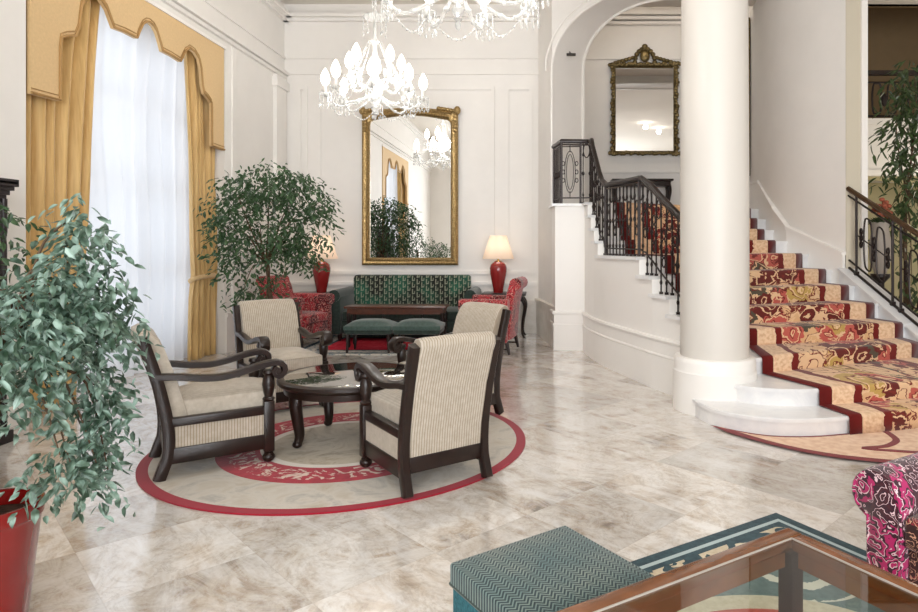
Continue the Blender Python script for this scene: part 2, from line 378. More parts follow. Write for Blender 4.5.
# ------------------------------------------------------------------ mesh helpers
class MB:
    def __init__(s): s.v = []; s.f = []; s.mi = []; s.uv = None
    def add(s, vs, fs, mi=0, mat=None):
        o = len(s.v)
        s.v += [tuple(mat @ Vector(p)) if mat is not None else tuple(p) for p in vs]
        for f in fs: s.f.append([o+i for i in f]); s.mi.append(mi)
    def box(s, x0, y0, z0, x1, y1, z1, mi=0, mat=None, taper=None):
        vs = [(x0,y0,z0),(x1,y0,z0),(x1,y1,z0),(x0,y1,z0),(x0,y0,z1),(x1,y0,z1),(x1,y1,z1),(x0,y1,z1)]
        s.add(vs, [(0,3,2,1),(4,5,6,7),(0,1,5,4),(1,2,6,5),(2,3,7,6),(3,0,4,7)], mi, mat)
    def rbox(s, x0, y0, z0, x1, y1, z1, r=0.02, seg=2, mi=0, mat=None, dome=0.0):
        bm = bmesh.new(); bmesh.ops.create_cube(bm, size=1.0)
        for v in bm.verts:
            v.co.x = x0+(v.co.x+.5)*(x1-x0); v.co.y = y0+(v.co.y+.5)*(y1-y0); v.co.z = z0+(v.co.z+.5)*(z1-z0)
        if dome:
            bmesh.ops.subdivide_edges(bm, edges=bm.edges[:], cuts=7, use_grid_fill=True)
            cx, cy = (x0+x1)/2, (y0+y1)/2
            for v in bm.verts:
                if v.co.z > z1-1e-6:
                    a = max(0, 1-((v.co.x-cx)/((x1-x0)/2))**4); b = max(0, 1-((v.co.y-cy)/((y1-y0)/2))**4)
                    v.co.z += dome*a*b
            es = [e for e in bm.edges if len(e.link_faces) == 2 and e.calc_face_angle(0) > 0.9]
        else: es = bm.edges[:]
        if r > 0: bmesh.ops.bevel(bm, geom=es, offset=r, segments=seg, affect='EDGES', profile=0.5, clamp_overlap=True)
        bm.verts.index_update()
        s.add([tuple(v.co) for v in bm.verts], [[v.index for v in f.verts] for f in bm.faces], mi, mat); bm.free()
    def lathe(s, prof, seg=20, c=(0,0,0), mi=0, mat=None, a0=0, a1=2*PI):
        full = abs(a1-a0-2*PI) < 1e-6; n = seg if full else seg+1
        vs = []; fs = []
        for r, z in prof:
            for k in range(n):
                a = a0+(a1-a0)*k/seg; vs.append((c[0]+r*math.cos(a), c[1]+r*math.sin(a), c[2]+z))
        for i in range(len(prof)-1):
            for k in range(seg):
                k2 = (k+1) % n
                fs.append((i*n+k, i*n+k2, (i+1)*n+k2, (i+1)*n+k))
        if full:
            if prof[0][0] > 1e-5: fs.append(tuple(range(n-1, -1, -1)))
            if prof[-1][0] > 1e-5: fs.append(tuple((len(prof)-1)*n+k for k in range(n)))
        s.add(vs, fs, mi, mat)
    def tube(s, path, r, seg=8, mi=0, mat=None, closed=False):
        P = [Vector(p) for p in path]; n = len(P)
        rs = r if isinstance(r, (list, tuple)) else [r]*n
        vs = []; fs = []; up = None
        for i, p in enumerate(P):
            if closed: t = (P[(i+1) % n]-P[i-1])
            else: t = P[min(i+1, n-1)]-P[max(i-1, 0)]
            if t.length < 1e-9: t = Vector((0,0,1))
            t.normalize()
            if up is None:
                up = Vector((0,0,1)) if abs(t.z) < 0.9 else Vector((1,0,0))
            a = t.cross(up)
            if a.length < 1e-6: a = t.orthogonal()
            a.normalize(); b = a.cross(t).normalized(); up = b
            for k in range(seg):
                an = 2*PI*k/seg; vs.append(tuple(p+a*(rs[i]*math.cos(an))+b*(rs[i]*math.sin(an))))
        for i in range(n if closed else n-1):
            j = (i+1) % n
            for k in range(seg):
                k2 = (k+1) % seg; fs.append((i*seg+k, i*seg+k2, j*seg+k2, j*seg+k))
        if not closed:
            fs.append(tuple(range(seg-1, -1, -1))); fs.append(tuple((n-1)*seg+k for k in range(seg)))
        s.add(vs, fs, mi, mat)
    def ribbon(s, path, side, w, t, mi=0, mat=None):
        """rectangular section swept along a planar path; side = constant side axis; w,t lists or numbers"""
        P = [Vector(p) for p in path]; n = len(P); side = Vector(side).normalized()
        ws = w if isinstance(w, (list, tuple)) else [w]*n; ts = t if isinstance(t, (list, tuple)) else [t]*n
        vs = []; fs = []
        for i, p in enumerate(P):
            tg = (P[min(i+1, n-1)]-P[max(i-1, 0)]).normalized(); nn = side.cross(tg).normalized()
            a, b = side*(ws[i]/2), nn*(ts[i]/2); c = 0.75
            for q in (a*c+b, a+b*c, a-b*c, a*c-b, -a*c-b, -a-b*c, -a+b*c, -a*c+b): vs.append(tuple(p+q))
        for i in range(n-1):
            for k in range(8):
                k2 = (k+1) % 8; fs.append((i*8+k, i*8+k2, (i+1)*8+k2, (i+1)*8+k))
        fs.append(tuple(range(7, -1, -1))); fs.append(tuple((n-1)*8+k for k in range(8)))
        s.add(vs, fs, mi, mat)
    def prism(s, poly, z0, z1, mi=0, mat=None):
        n = len(poly); z0s = z0 if isinstance(z0, (list, tuple)) else [z0]*n; z1s = z1 if isinstance(z1, (list, tuple)) else [z1]*n
        vs = [(p[0], p[1], z0s[i]) for i, p in enumerate(poly)]+[(p[0], p[1], z1s[i]) for i, p in enumerate(poly)]
        fs = [tuple(range(n-1, -1, -1)), tuple(range(n, 2*n))]+[(i, (i+1) % n, n+(i+1) % n, n+i) for i in range(n)]
        s.add(vs, fs, mi, mat)
    def ellip(s, c, rx, ry, rz, seg=12, rings=8, mi=0, mat=None):
        prof = []
        vs = [(c[0], c[1], c[2]-rz)]; fs = []
        for i in range(1, rings):
            a = -PI/2+PI*i/rings
            for k in range(seg):
                b = 2*PI*k/seg; vs.append((c[0]+rx*math.cos(a)*math.cos(b), c[1]+ry*math.cos(a)*math.sin(b), c[2]+rz*math.sin(a)))
        vs.append((c[0], c[1], c[2]+rz)); L = len(vs)-1
        for k in range(seg):
            k2 = (k+1) % seg; fs.append((0, 1+k2, 1+k)); fs.append((L, L-seg+k, L-seg+k2))
            for i in range(rings-2): fs.append((1+i*seg+k, 1+i*seg+k2, 1+(i+1)*seg+k2, 1+(i+1)*seg+k))
        s.add(vs, fs, mi, mat)
    def grid(s, fn, nu, nv, mi=0, uvfn=None):
        vs = [fn(i/nu, j/nv) for j in range(nv+1) for i in range(nu+1)]
        fs = [(j*(nu+1)+i, j*(nu+1)+i+1, (j+1)*(nu+1)+i+1, (j+1)*(nu+1)+i) for j in range(nv) for i in range(nu)]
        s.add(vs, fs, mi)
    def leaf(s, p, d, nrm, L, W, mi=0):
        d = d.normalized(); sd = d.cross(nrm)
        if sd.length < 1e-5: sd = d.orthogonal()
        sd.normalize(); up = sd.cross(d)
        q = p+d*L; m = p+d*(L*0.45)-up*(L*0.03)
        c1, c2 = p+d*(L*.25), p+d*(L*.62)-up*(L*.04); q = q-up*(L*0.12)
        s.add([p, c1+sd*(W*.42)+up*(W*.14), c2+sd*(W*.40)+up*(W*.12), q, c2-sd*(W*.40)+up*(W*.12), c1-sd*(W*.42)+up*(W*.14), m], [(0,6,1),(1,6,2),(2,6,3),(0,5,6),(5,4,6),(4,3,6)], mi)
    def build(s, name, mats, parent=None, smooth=40, solid=0.0):
        me = bpy.data.meshes.new(name); me.from_pydata([tuple(v) for v in s.v], [], s.f)
        mats = mats if isinstance(mats, (list, tuple)) else [mats]
        for m in mats: me.materials.append(m)
        if len(mats) > 1:
            me.polygons.foreach_set('material_index', s.mi)
        if s.uv is not None:
            l = me.uv_layers.new(name='UVMap')
            for lp in me.loops: l.data[lp.index].uv = s.uv[lp.vertex_index]
        me.validate()
        bm = bmesh.new(); bm.from_mesh(me); bmesh.ops.recalc_face_normals(bm, faces=bm.faces[:]) if not getattr(s, 'keepn', False) else None
        bm.to_mesh(me); bm.free()
        if smooth:
            me.polygons.foreach_set('use_smooth', [True]*len(me.polygons))
            me.set_sharp_from_angle(angle=math.radians(smooth))
        me.update()
        o = bpy.data.objects.new(name, me); COL.objects.link(o)
        if parent is not None: o.parent = parent
        if solid:
            md = o.modifiers.new('thickness', 'SOLIDIFY'); md.thickness = solid; md.offset = 0
        return o

def tag(o, label=None, cat=None, group=None, kind=None):
    if label: o['label'] = label
    if cat: o['category'] = cat
    if group: o['group'] = group
    if kind: o['kind'] = kind
    return o
def thing(name, label, cat, loc=(0,0,0), rz=0.0, group=None):
    o = bpy.data.objects.new(name, None); COL.objects.link(o); o.empty_display_size = 0.1
    o.location = loc; o.rotation_euler = (0, 0, rz)
    return tag(o, label, cat, group)
def struct(name, mb, mat, **k):
    o = mb.build(name, mat, None, **k); o['kind'] = 'structure'; return o
def dup(root, loc, rz, label, group=None):
    r = root.copy(); COL.objects.link(r); r.location = loc; r.rotation_euler = (0, 0, rz); r['label'] = label
    if group: r['group'] = group
    def rec(a, b):
        for ch in a.children:
            c = ch.copy(); COL.objects.link(c); c.parent = b; rec(ch, c)
    rec(root, r)
    return r
def arc(cx, cy, r, a0, a1, n): return [(cx+r*math.cos(a0+(a1-a0)*i/n), cy+r*math.sin(a0+(a1-a0)*i/n)) for i in range(n+1)]
def smoothpath(P, n=6):
    P = [Vector(p) for p in P]; out = []
    for i in range(len(P)-1):
        p0, p1, p2, p3 = P[max(i-1, 0)], P[i], P[i+1], P[min(i+2, len(P)-1)]
        for k in range(n):
            t = k/n
            out.append(0.5*((2*p1)+(p2-p0)*t+(2*p0-5*p1+4*p2-p3)*t*t+(3*p1-p0-3*p2+p3)*t**3))
    out.append(P[-1]); return out
def interp(x, xs, ys):
    if x <= xs[0]: return ys[0]
    for i in range(len(xs)-1):
        if x <= xs[i+1]: return ys[i]+(ys[i+1]-ys[i])*(x-xs[i])/(xs[i+1]-xs[i])
    return ys[-1]

# ------------------------------------------------------------------ camera
cam = bpy.data.cameras.new('camera'); co = bpy.data.objects.new('camera', cam); COL.objects.link(co)
co.location = (0, 0, H); co.rotation_euler = (PI/2, 0, 0)
cam.sensor_fit = 'HORIZONTAL'; cam.sensor_width = 36; cam.lens = F/918*36
cam.shift_x = (459-CX)/918; cam.shift_y = (CY-306)/918; cam.clip_start = 0.05; cam.clip_end = 200
SC.camera = co

# ------------------------------------------------------------------ the room shell
XL, YB, ZC, YF, XR = -4.42, 10.9, 5.6, -3.2, 9.0
m = MB(); m.box(-5.0, YF-.2, -0.12, XR+.2, 13.4, 0); struct('floor', m, M['marble'], smooth=0)
m = MB(); m.box(-5.0, YF-.2, ZC, XR+.2, YB+.1, ZC+.15); struct('ceiling', m, M['ceil'], smooth=0)
WIN = [(5.46, 8.86), (0.85, 4.25)]; ZW = 4.24
m = MB()
ys = [YF-.2, WIN[1][0], WIN[1][1], WIN[0][0], WIN[0][1], YB+.2]
for a, b in ((0,1), (2,3), (4,5)): m.box(XL-.42, ys[a], 0, XL, ys[b], ZC)
for a, b in WIN: m.box(XL-.42, a, ZW, XL, b, ZC)
# low wall and reveals behind each window recess
for a, b in WIN:
    m.box(XL-.52, a-.05, 0, XL-.42, a+.2, ZC); m.box(XL-.52, b-.2, 0, XL-.42, b+.05, ZC)
    m.box(XL-.52, a+.2, 0, XL-.42, b-.2, 0.12); m.box(XL-.52, a+.2, 4.1, XL-.42, b-.2, ZC)
struct('wall_left', m, M['wall'], smooth=0)
m = MB(); m.box(XL-.42, YB, 0, 0.62, YB+.25, ZC+.7); struct('wall_back', m, M['wall'], smooth=0)
m = MB(); m.box(-5.0, YF-.2, 0, -2.5, YF, ZC); m.box(4.5, YF-.2, 0, XR+.2, YF, ZC); m.box(-2.5, YF-.2, 0, 4.5, YF, .3); m.box(-2.5, YF-.2, 4.6, 4.5, YF, ZC); struct('wall_front', m, M['wall'], smooth=0)
m = MB()
for x in (-2.46, -.75, 1.0, 2.75, 4.46): m.box(x-.05, YF-.14, .3, x+.05, YF-.06, 4.6)
for z in (.35, 3.4, 4.55): m.box(-2.5, YF-.13, z-.05, 4.5, YF-.07, z+.05)
w3 = struct('window_3', m, M['white'], smooth=0)  # unseen window added behind the camera to let in front fill
m = MB(); m.add([(-2.5, YF-.1, .3), (4.5, YF-.1, .3), (4.5, YF-.1, 4.6), (-2.5, YF-.1, 4.6)], [(0, 1, 2, 3)]); m.build('pane', M['pane'], w3, smooth=0)
m = MB(); m.box(XR, YF, 0, XR+.2, 13.4, 6.8); struct('wall_right', m, M['wall'], smooth=0)

# windows: frame with panes
for i, (a, b) in enumerate(WIN):
    y0, y1 = a+.2, b-.2; x = XL-.47
    m = MB()
    for yy in (y0+.03, y0+(y1-y0)/3, y0+(y1-y0)*2/3, y1-.03): m.box(x-.03, yy-.035, .12, x+.03, yy+.035, 4.1)
    for zz in (.15, 1.2, 2.2, 3.15, 4.06): m.box(x-.025, y0, zz-.035, x+.025, y1, zz+.035)
    w = struct('window_%d' % (i+1), m, M['white'], smooth=0)
    m = MB(); m.add([(x, y0, .12), (x, y1, .12), (x, y1, 4.1), (x, y0, 4.1)], [(0, 1, 2, 3)]); p = m.build('pane', M['pane'], w, smooth=0)

# back wall mouldings
def bar_x(m, x0, x1, z, h, d, y=YB): m.box(x0, y-d, z-h/2, x1, y, z+h/2); m.box(x0, y-d*.6, z-h*.85, x1, y, z-h/2)
m = MB(); bar_x(m, XL, -.12, .85, .05, .035)
struct('trim_1', m, M['white'], smooth=0)
m = MB(); m.box(XL, YB-.03, 0, -.12, YB, .5); m.box(XL, YB-.045, .5, -.12, YB, .56); m.box(XL, YB-.05, 0, -.12, YB, .1); struct('baseboard_back', m, M['plinth_stone'], smooth=0)
def panel(m, x0, x1, z0, z1, y=YB, w=.06, d=.03):
    for a in ((x0, z0, x1, z0+w), (x0, z1-w, x1, z1), (x0, z0+w, x0+w, z1-w), (x1-w, z0+w, x1, z1-w)):
        m.box(a[0], y-d, a[1], a[2], y, a[3]); 
    for a in ((x0+w, z0+w, x1-w, z0+w+.015), (x0+w, z1-w-.015, x1-w, z1-w), (x0+w, z0+w, x0+w+.015, z1-w), (x1-w-.015, z0+w, x1-w, z1-w)):
        m.box(a[0], y-d*.45, a[1], a[2], y, a[3])
m = MB(); panel(m, -3.86, -.84, 1.0, 4.2); panel(m, -.66, -.2, 1.0, 4.2); panel(m, -4.2, -4.02, 1.0, 4.2)
struct('trim_2', m, M['wall'], smooth=0)
m = MB()
for z, h, d in ((4.42, .04, .03), (4.68, .03, .03), (5.32, .05, .08), (5.37, .05, .16)):
    m.box(XL, YB-d, z-h/2, .02, YB, z+h/2)
struct('trim_3', m, M['wall'], smooth=0)
# coves under the ceiling
def cove(r=.22, n=6): return [(r*(1-math.cos(PI/2*i/n)), r*math.sin(PI/2*i/n)) for i in range(n+1)]
m = MB()
for z, h, d in ((4.34, .05, .05), (4.40, .05, .09), (4.68, .03, .03), (5.32, .05, .08), (5.37, .05, .16)):
    m.box(XL, YF, z-h/2, XL+d, YB-.0, z+h/2)
struct('trim_4', m, M['wall'], smooth=0)
m = MB()
m.box(XL, 9.05, 0, XL+.02, 9.15, 4.3); m.box(XL, 10.45, .56, XL+.06, 10.85, 4.3); m.box(XL, 10.4, 4.1, XL+.09, 10.89, 4.24)
m.box(XL, 10.35, 0, XL+.09, 10.89, .56)
struct('trim_5', m, M['wall'], smooth=0)
m = MB()
for a, b in ((YF, .85), (4.25, 5.46), (8.86, 10.35)): m.box(XL, a, 0, XL+.03, b, .5); m.box(XL, a, .5, XL+.045, b, .56)
struct('baseboard_left', m, M['white'], smooth=0)

# arch over the staircase: splayed barrel between two half-ellipses
N_A = 40
near = [(1.75-1.63*math.cos(PI/2*i/N_A), 9.7, 4.14+1.27*math.sin(PI/2*i/N_A)) for i in range(N_A+1)]+[(3.6, 9.7, 5.41)]
far = [(2.07-1.45*math.cos(PI/2*i/N_A), 10.2, 4.28+1.15*math.sin(PI/2*i/N_A)) for i in range(N_A+1)]+[(3.65, 10.2, 5.43)]
m = MB()
def strip(m, A, B):
    o = len(m.v); n = len(A); m.v += [tuple(p) for p in A]+[tuple(p) for p in B]
    for i in range(n-1): m.f.append([o+i, o+i+1, o+n+i+1, o+n+i]); m.mi.append(0)
nl = [(near[0][0], 9.7, 0)]+near
fl = [(far[0][0], 10.2, 0)]+far
strip(m, nl, fl)
strip(m, near, [(p[0], 9.7, ZC+.1) for p in near])
strip(m, far, [(p[0], 10.2, 6.3) for p in far])
strip(m, [(near[0][0], 9.7, 0), (near[0][0], 9.7, ZC+.1)], [(-.1, YB+.02, 0), (-.1, YB+.02, ZC+.1)])
strip(m, [(far[0][0], 10.2, 0), (far[0][0], 10.2, 6.3)], [(far[0][0], 12.9, 0), (far[0][0], 12.9, 6.3)])
struct('wall_arch', m, M['wall'], smooth=30)
# archivolt mouldings
m = MB()
A1 = [(p[0], 9.7, p[2]) for p in near]
m.tube([(near[0][0]-.0, 9.7, 2.1)]+[(p[0], 9.69, p[2]) for p in near], .022, 6)
m.tube([(max(.03, 1.75-(1.63+.1)*math.cos(PI/2*i/N_A)), 9.695, 4.14+1.37*math.sin(PI/2*i/N_A)) for i in range(N_A+1)], .016, 6)
m.tube([(far[0][0], 10.2, 2.1)]+[(p[0], 10.2, p[2]) for p in far], .028, 6)
struct('trim_6', m, M['white'])
# skirting of the return wall left of the landing
m = MB()
def ret(off, z0, z1):
    m.prism([(-.1-off, YB), (.12-off, 9.7-off*.3), (.16, 9.2), (.3, 9.7), (.1, YB)], z0, z1)
ret(.04, 0, .54); ret(.06, .54, .6)
struct('baseboard_right', m, M['plinth_stone'], smooth=0)

# wall to the right of the stairs
W0, W1, W2, W3 = (3.93, 8.35), (3.55, 9.3), (3.52, 9.75), (3.58, 10.6)
WC = [tuple(p)[:2] for p in smoothpath([(3.93, 8.35, 0), (3.72, 8.85, 0), (3.585, 9.35, 0), (3.53, 9.9, 0), (3.55, 10.5, 0), (3.6, 11.3, 0), (3.62, 12.9, 0)], 5)]
m = MB(); m.prism([(4.15, 8.35), (4.4, 9.3), (4.4, 12.9)]+WC[::-1], 0, 6.8)
struct('wall_stair', m, M['wall'], smooth=30)
m = MB(); m.box(3.935, 8.335, .95, 4.12, 8.352, 6.4); m.box(4.12, 8.335, 0, 4.155, 8.6, 6.4); struct('trim_9', m, M['jamb_shade'], smooth=0)  # strip over the wall end, coloured as if in shade
m = MB(); m.box(4.12, 8.30, 0, 4.2, 8.42, 6.4); m.box(4.15, 8.42, 0, 4.19, 8.55, 6.4); struct('trim_7', m, M['white'], smooth=0)
# landing behind the arch
m = MB(); m.box(.3, 12.9, 0, 4.4, 13.1, 6.8); struct('wall_landing', m, M['wall'], smooth=0)
m = MB(); m.box(.3, 10.2, 6.3, 4.4, 13.0, 6.45); struct('ceiling_landing', m, M['ceil'], smooth=0)
m = MB(); 
for z, h, d in ((5.95, .06, .1), (6.03, .06, .16), (5.25, .03, .03), (6.12, .08, .22)): m.box(.62, 12.9-d, z-h/2, 3.62, 12.9, z+h/2)
m.box(.62, 12.87, 2.09, 3.62, 12.9, 2.35)
m.box(.62, 12.865, 2.95, 3.62, 12.9, 2.99)
struct('trim_8', m, M['wall'], smooth=0)
# gallery beyond the doorway on the right
m = MB(); m.box(4.4, 10.95, 2.75, XR, 13.4, 3.62); m.box(4.4, 10.88, 2.68, XR, 11.0, 2.78); m.box(4.4, 10.9, 3.55, XR, 11.0, 3.66)
struct('wall_gallery', m, M['wall'], smooth=0)
m = MB(); m.box(4.4, 13.2, 3.6, XR, 13.4, 6.8); struct('wall_upper', m, M['tan_wall'], smooth=0)
m = MB(); m.box(4.4, 12.9, 0, XR, 13.2, 2.76); struct('wall_lower', m, M['olive_wall'], smooth=0)
m = MB(); m.box(4.15, YB-.1, 6.7, XR+.2, 13.4, 6.85); m.box(4.15, YB, ZC, XR+.2, YB+.15, 6.7); struct('ceiling_gallery', m, M['tan_wall'], smooth=0)
m = MB()   # half arch under the gallery
strip(m, [(5.2+3.2*math.sin(PI/2*i/14), 11.6, 1.75+.95*math.cos(PI/2*i/14)) for i in range(15)], [(5.2+3.2*math.sin(PI/2*i/14), 11.6, 2.76) for i in range(15)])
m.box(4.4, 11.55, 0, 5.2, 11.65, 2.76)
struct('wall_corridor', m, M['olive_wall'])

# column
c = thing('column', 'tall round white column on a round plinth beside the marble steps', 'column', (1.57, 5.9, 0))
m = MB(); m.lathe([(.309, .485), (.309, 2.0), (.30, 3.6), (.285, 5.05), (.30, 5.08), (.30, 5.14), (.29, 5.16), (.33, 5.3), (.38, 5.36), (.38, 5.6)], 56)
m.build('shaft', M['column'], c)
m = MB(); m.lathe([(.375, 0), (.375, .36), (.37, .365), (.366, .375), (.366, .445), (.362, .465), (.35, .482), (.325, .488)], 56)
m.build('plinth', M['white'], c)

# ------------------------------------------------------------------ staircase
IY = [5.9, 6.25, 6.75, 7.2, 7.6, 8.0, 8.4, 8.8, 9.12]; IX = [1.52, 1.36, 1.15, 1.0, .87, .75, .66, .60, .58]
def XI(y): return interp(y, IY, IX)
ZS = [0, .15, .295, .45, .62, .80, .985, 1.17, 1.37, 1.555, 1.725, 1.905, 2.09]
YI = {4: 6.08, 5: 6.24, 6: 6.47, 7: 6.77, 8: 7.05, 9: 8.25, 10: 8.42, 11: 8.6, 12: 8.8}
OUT = {3: (4.3, 7.0), 4: (4.2, 7.25), 5: (4.12, 7.68), 6: (3.99, 8.1), 7: (3.87, 8.55), 8: (3.73, 8.95), 9: (3.55, 9.3), 10: (3.52, 9.75), 11: (3.54, 10.15), 12: (3.58, 10.6)}
st = thing('staircase', 'white marble winding staircase rising behind the round column to a landing', 'staircase', (0, 0, 0))
N1 = [tuple(p)[:2] for p in smoothpath([(1.37,6.05,0),(1.33,5.85,0),(1.325,5.66,0),(1.35,5.46,0),(1.44,5.25,0),(1.6,5.10,0),(1.8,5.0,0),(2.08,4.99,0),(2.39,5.06,0),(3.05,5.25,0),(3.8,5.54,0),(4.6,5.9,0)], 4)]
N2 = [tuple(p)[:2] for p in smoothpath([(1.66,6.12,0),(1.59,5.95,0),(1.58,5.78,0),(1.63,5.59,0),(1.79,5.43,0),(2.05,5.36,0),(2.29,5.38,0),(3.07,5.57,0),(3.8,5.85,0),(4.5,6.2,0)], 4)]
def off_poly(P, d):
    out = []
    for i, p in enumerate(P):
        a = Vector((*P[max(i-1,0)], 0)); b = Vector((*P[min(i+1,len(P)-1)], 0)); t = (b-a).normalized()
        out.append((p[0]+t.y*d, p[1]-t.x*d))
    return out
for n, poly, back in ((1, N1, [(4.5, 7.0), (1.9, 6.2)]), (2, N2, [(4.4, 7.2), (1.95, 6.25)])):
    m = MB(); m.prism(poly+back, ZS[n-1]-.0, ZS[n]-.03); m.prism(off_poly(poly, .022)+back, ZS[n]-.032, ZS[n]-.005)
    m.prism(off_poly(poly, .012)+back, ZS[n]-.006, ZS[n])
    m.build('step', M['step_marble'], st)
def inner_pts(ya, yb, d=0.0):
    k = max(1, int((yb-ya)/.08)); return [(XI(ya+(yb-ya)*i/k)-d, ya+(yb-ya)*i/k) for i in range(k+1)]
MID = {4: (2.11, 6.63), 5: (2.28, 7.10), 6: (2.36, 7.40), 7: (2.49, 7.80), 8: (2.58, 8.15)}
def nose(n):
    if n == 3: a, b = Vector((1.80, 5.88)), Vector(OUT[3])
    else: a, b = Vector((XI(YI[n]), YI[n])), Vector(OUT[n])
    return a, (Vector(MID[n]) if n in MID else (a+b)/2), b
for n in range(3, 13):
    a, mm, b = nose(n)
    if n == 3: top = [(1.5, 6.42), (4.2, 7.3)]; ins = []
    elif n < 12: a2, mm2, b2 = nose(n+1)
    d = (b-a).normalized(); nn = Vector((d.y, -d.x))
    if n == 3: core = [tuple(a), tuple(b), (4.2, 7.3), (1.45, 6.45)]; slab = [tuple(a+nn*.022), tuple(b+nn*.022), (4.2, 7.3), (1.45, 6.45)]
    elif n < 12:
        ins = inner_pts(YI[n], YI[n+1], -.05); inl = inner_pts(YI[n]-.02, YI[n+1]-.0, .045)
        core = [tuple(b), tuple(b2), tuple(mm2)]+ins[::-1]+[tuple(mm)]; slab = [tuple(b+nn*.022), tuple(b2), tuple(mm2)]+inl[::-1]+[tuple(mm+nn*.022)]
    else:
        rest = [(3.58, 12.88), (.62, 12.88), (.62, 10.2), (.3, 9.72), (.3, 9.2)]
        restl = [(3.58, 12.88), (.62, 12.88), (.62, 10.2), (.07, 9.72), (.11, 9.09), (.56, 9.08)]
        core = [tuple(b)]+rest+inner_pts(YI[12], 9.12, -.05)[::-1]; slab = [tuple(b+nn*.022)]+restl+inner_pts(YI[12]-.02, 9.08, .045)[::-1]
    m = MB(); m.prism(core, max(0, ZS[n]-.24), ZS[n]-.035); m.prism(slab, ZS[n]-.036, ZS[n])
    m.build('landing' if n == 12 else 'step', M['step_marble'], st, smooth=0)
# the curved white wall under the steps
m = MB(); seq = [(5.9, YI[4], .42)]+[(YI[n], YI[n+1], ZS[n]-.036) for n in range(4, 12)]+[(YI[12], 9.12, ZS[12]-.036)]
for ya, yb, z in seq:
    o = inner_pts(ya, yb); i = inner_pts(ya, yb, -.14); m.prism(o+i[::-1], 0, z)
m.prism([(.58, 9.12), (.16, 9.15), (.12, 9.72), (.7, 9.72), (.72, 9.12)], 0, ZS[12]-.036)
m.build('string_wall', M['white'], st, smooth=30)
m = MB()
path = [(x, y) for x, y in inner_pts(6.0, 9.1)]+[(.58, 9.12), (.16, 9.15), (.12, 9.72)]
def band(d, z0, z1):
    o = [(p[0], p[1]) for p in path]; n = len(o); off = []
    for k, p in enumerate(o):
        a = Vector(o[max(k-1, 0)]); b = Vector(o[min(k+1, n-1)]); t = (b-a).normalized(); off.append((p[0]-t.y*d, p[1]+t.x*d))
    for k in range(n-1): m.prism([o[k], o[k+1], off[k+1], off[k]], z0, z1)
band(.03, 0, .36); band(.022, .36, .53)
m.tube([(p[0]-.02, p[1]-.006, .53) for p in path], .028, 8); m.tube([(p[0]-.024, p[1]-.008, .365) for p in path], .016, 6)
m.build('skirting', M['white'], st, smooth=30)
# sloping curb under the right railing and the stepped skirting on the wall
def ZC2(y): return 1.2-.52*(8.35-y)
def XC2(y): return 3.945+(8.33-y)*.19
m = MB()
ys_ = [8.35-.25*i for i in range(10)]
for a, b in zip(ys_[:-1], ys_[1:]):
    if ZC2(b) < 0: b = 8.35-1.2/.52+.02
    m.prism([(XC2(a)-.09, a), (XC2(b)-.09, b), (XC2(b)+.13, b), (XC2(a)+.13, a)], 0, [ZC2(a)-.03, ZC2(b)-.03, ZC2(b)-.03, ZC2(a)-.03])
    m.prism([(XC2(a)-.11, a), (XC2(b)-.11, b), (XC2(b)+.15, b), (XC2(a)+.15, a)], [max(0, ZC2(a)-.032), max(0, ZC2(b)-.032), max(0, ZC2(b)-.032), max(0, ZC2(a)-.032)], [ZC2(a), max(.01, ZC2(b)), max(.01, ZC2(b)), ZC2(a)])
m.build('curb', M['step_marble'], st, smooth=0)
m = MB(); pts = [(3.93, 8.35, 1.40), (3.55, 9.3, 1.77), (3.52, 9.75, 2.06), (3.58, 10.6, 2.56), (3.62, 12.8, 2.6)]
for (xa, ya, za), (xb, yb, zb) in zip(pts[:-1], pts[1:]):
    m.prism([(xa-.035, ya), (xb-.035, yb), (xb+.02, yb), (xa+.02, ya)], [za-.6, zb-.7, zb-.7, za-.6], [za-.03, zb-.03, zb-.03, za-.03])
    m.prism([(xa-.055, ya-.01), (xb-.055, yb), (xb+.02, yb), (xa+.02, ya-.01)], [za-.03, zb-.03, zb-.03, za-.03], [za+.01, zb+.01, zb+.01, za+.01])
m.build('wall_skirting', M['white'], st, smooth=0)

# ------------------------------------------------------------------ stair carpet
RL = [None, 2.39, 2.29, 2.02, 2.08, 1.8, 1.55, 1.42, 1.36, 1.05, 1.02, 1.0, 1.0]
RR = [None, 4.3, 4.25, 3.99, 4.0, 3.9, 3.79, 3.70, 3.53, 3.31, 3.30, 3.32, 3.36]
def on_nose(n, x):
    if n in (1, 2):
        P = [p for p in (N1 if n == 1 else N2) if p[0] > 2.0]; return interp(x, [p[0] for p in P], [p[1] for p in P])
    a, c_, b = nose(n); return interp(x, [a.x, c_.x, b.x], [a.y, c_.y, b.y])
sc_ = thing('stair_carpet', 'red and tan patterned carpet running up the marble stairs from a rounded mat', 'carpet', (0, 0, 0))
m = MB(); m.uv = []; NU = 14; rows = []
def row(n, off, z, v): rows.append([(lambda x: (x+.3*off, on_nose(n, x)-.954*off, z))(RL[n]+(RR[n]-RL[n])*i/NU) for i in range(NU+1)]+[v])
v = 0.0
for n in range(1, 13):
    row(n, .036, ZS[n-1]+.012 if n > 1 else .012, v); v += ZS[n]-ZS[n-1]
    row(n, .036, ZS[n]-.012, v); v += .02
    row(n, .026, ZS[n]+.006, v); row(n, .012, ZS[n]+.011, v+.015); v += .03
    v += .28 if n != 8 else .8
rows.append([(1.0+2.36*i/NU, 12.3, ZS[12]+.012) for i in range(NU+1)]+[v+2])
for j, r in enumerate(rows):
    for i in range(NU+1): m.v.append(r[i]); m.uv.append((i/NU, r[-1]))
for j in range(len(rows)-1):
    for i in range(NU): m.f.append([j*(NU+1)+i, j*(NU+1)+i+1, (j+1)*(NU+1)+i+1, (j+1)*(NU+1)+i]); m.mi.append(0)
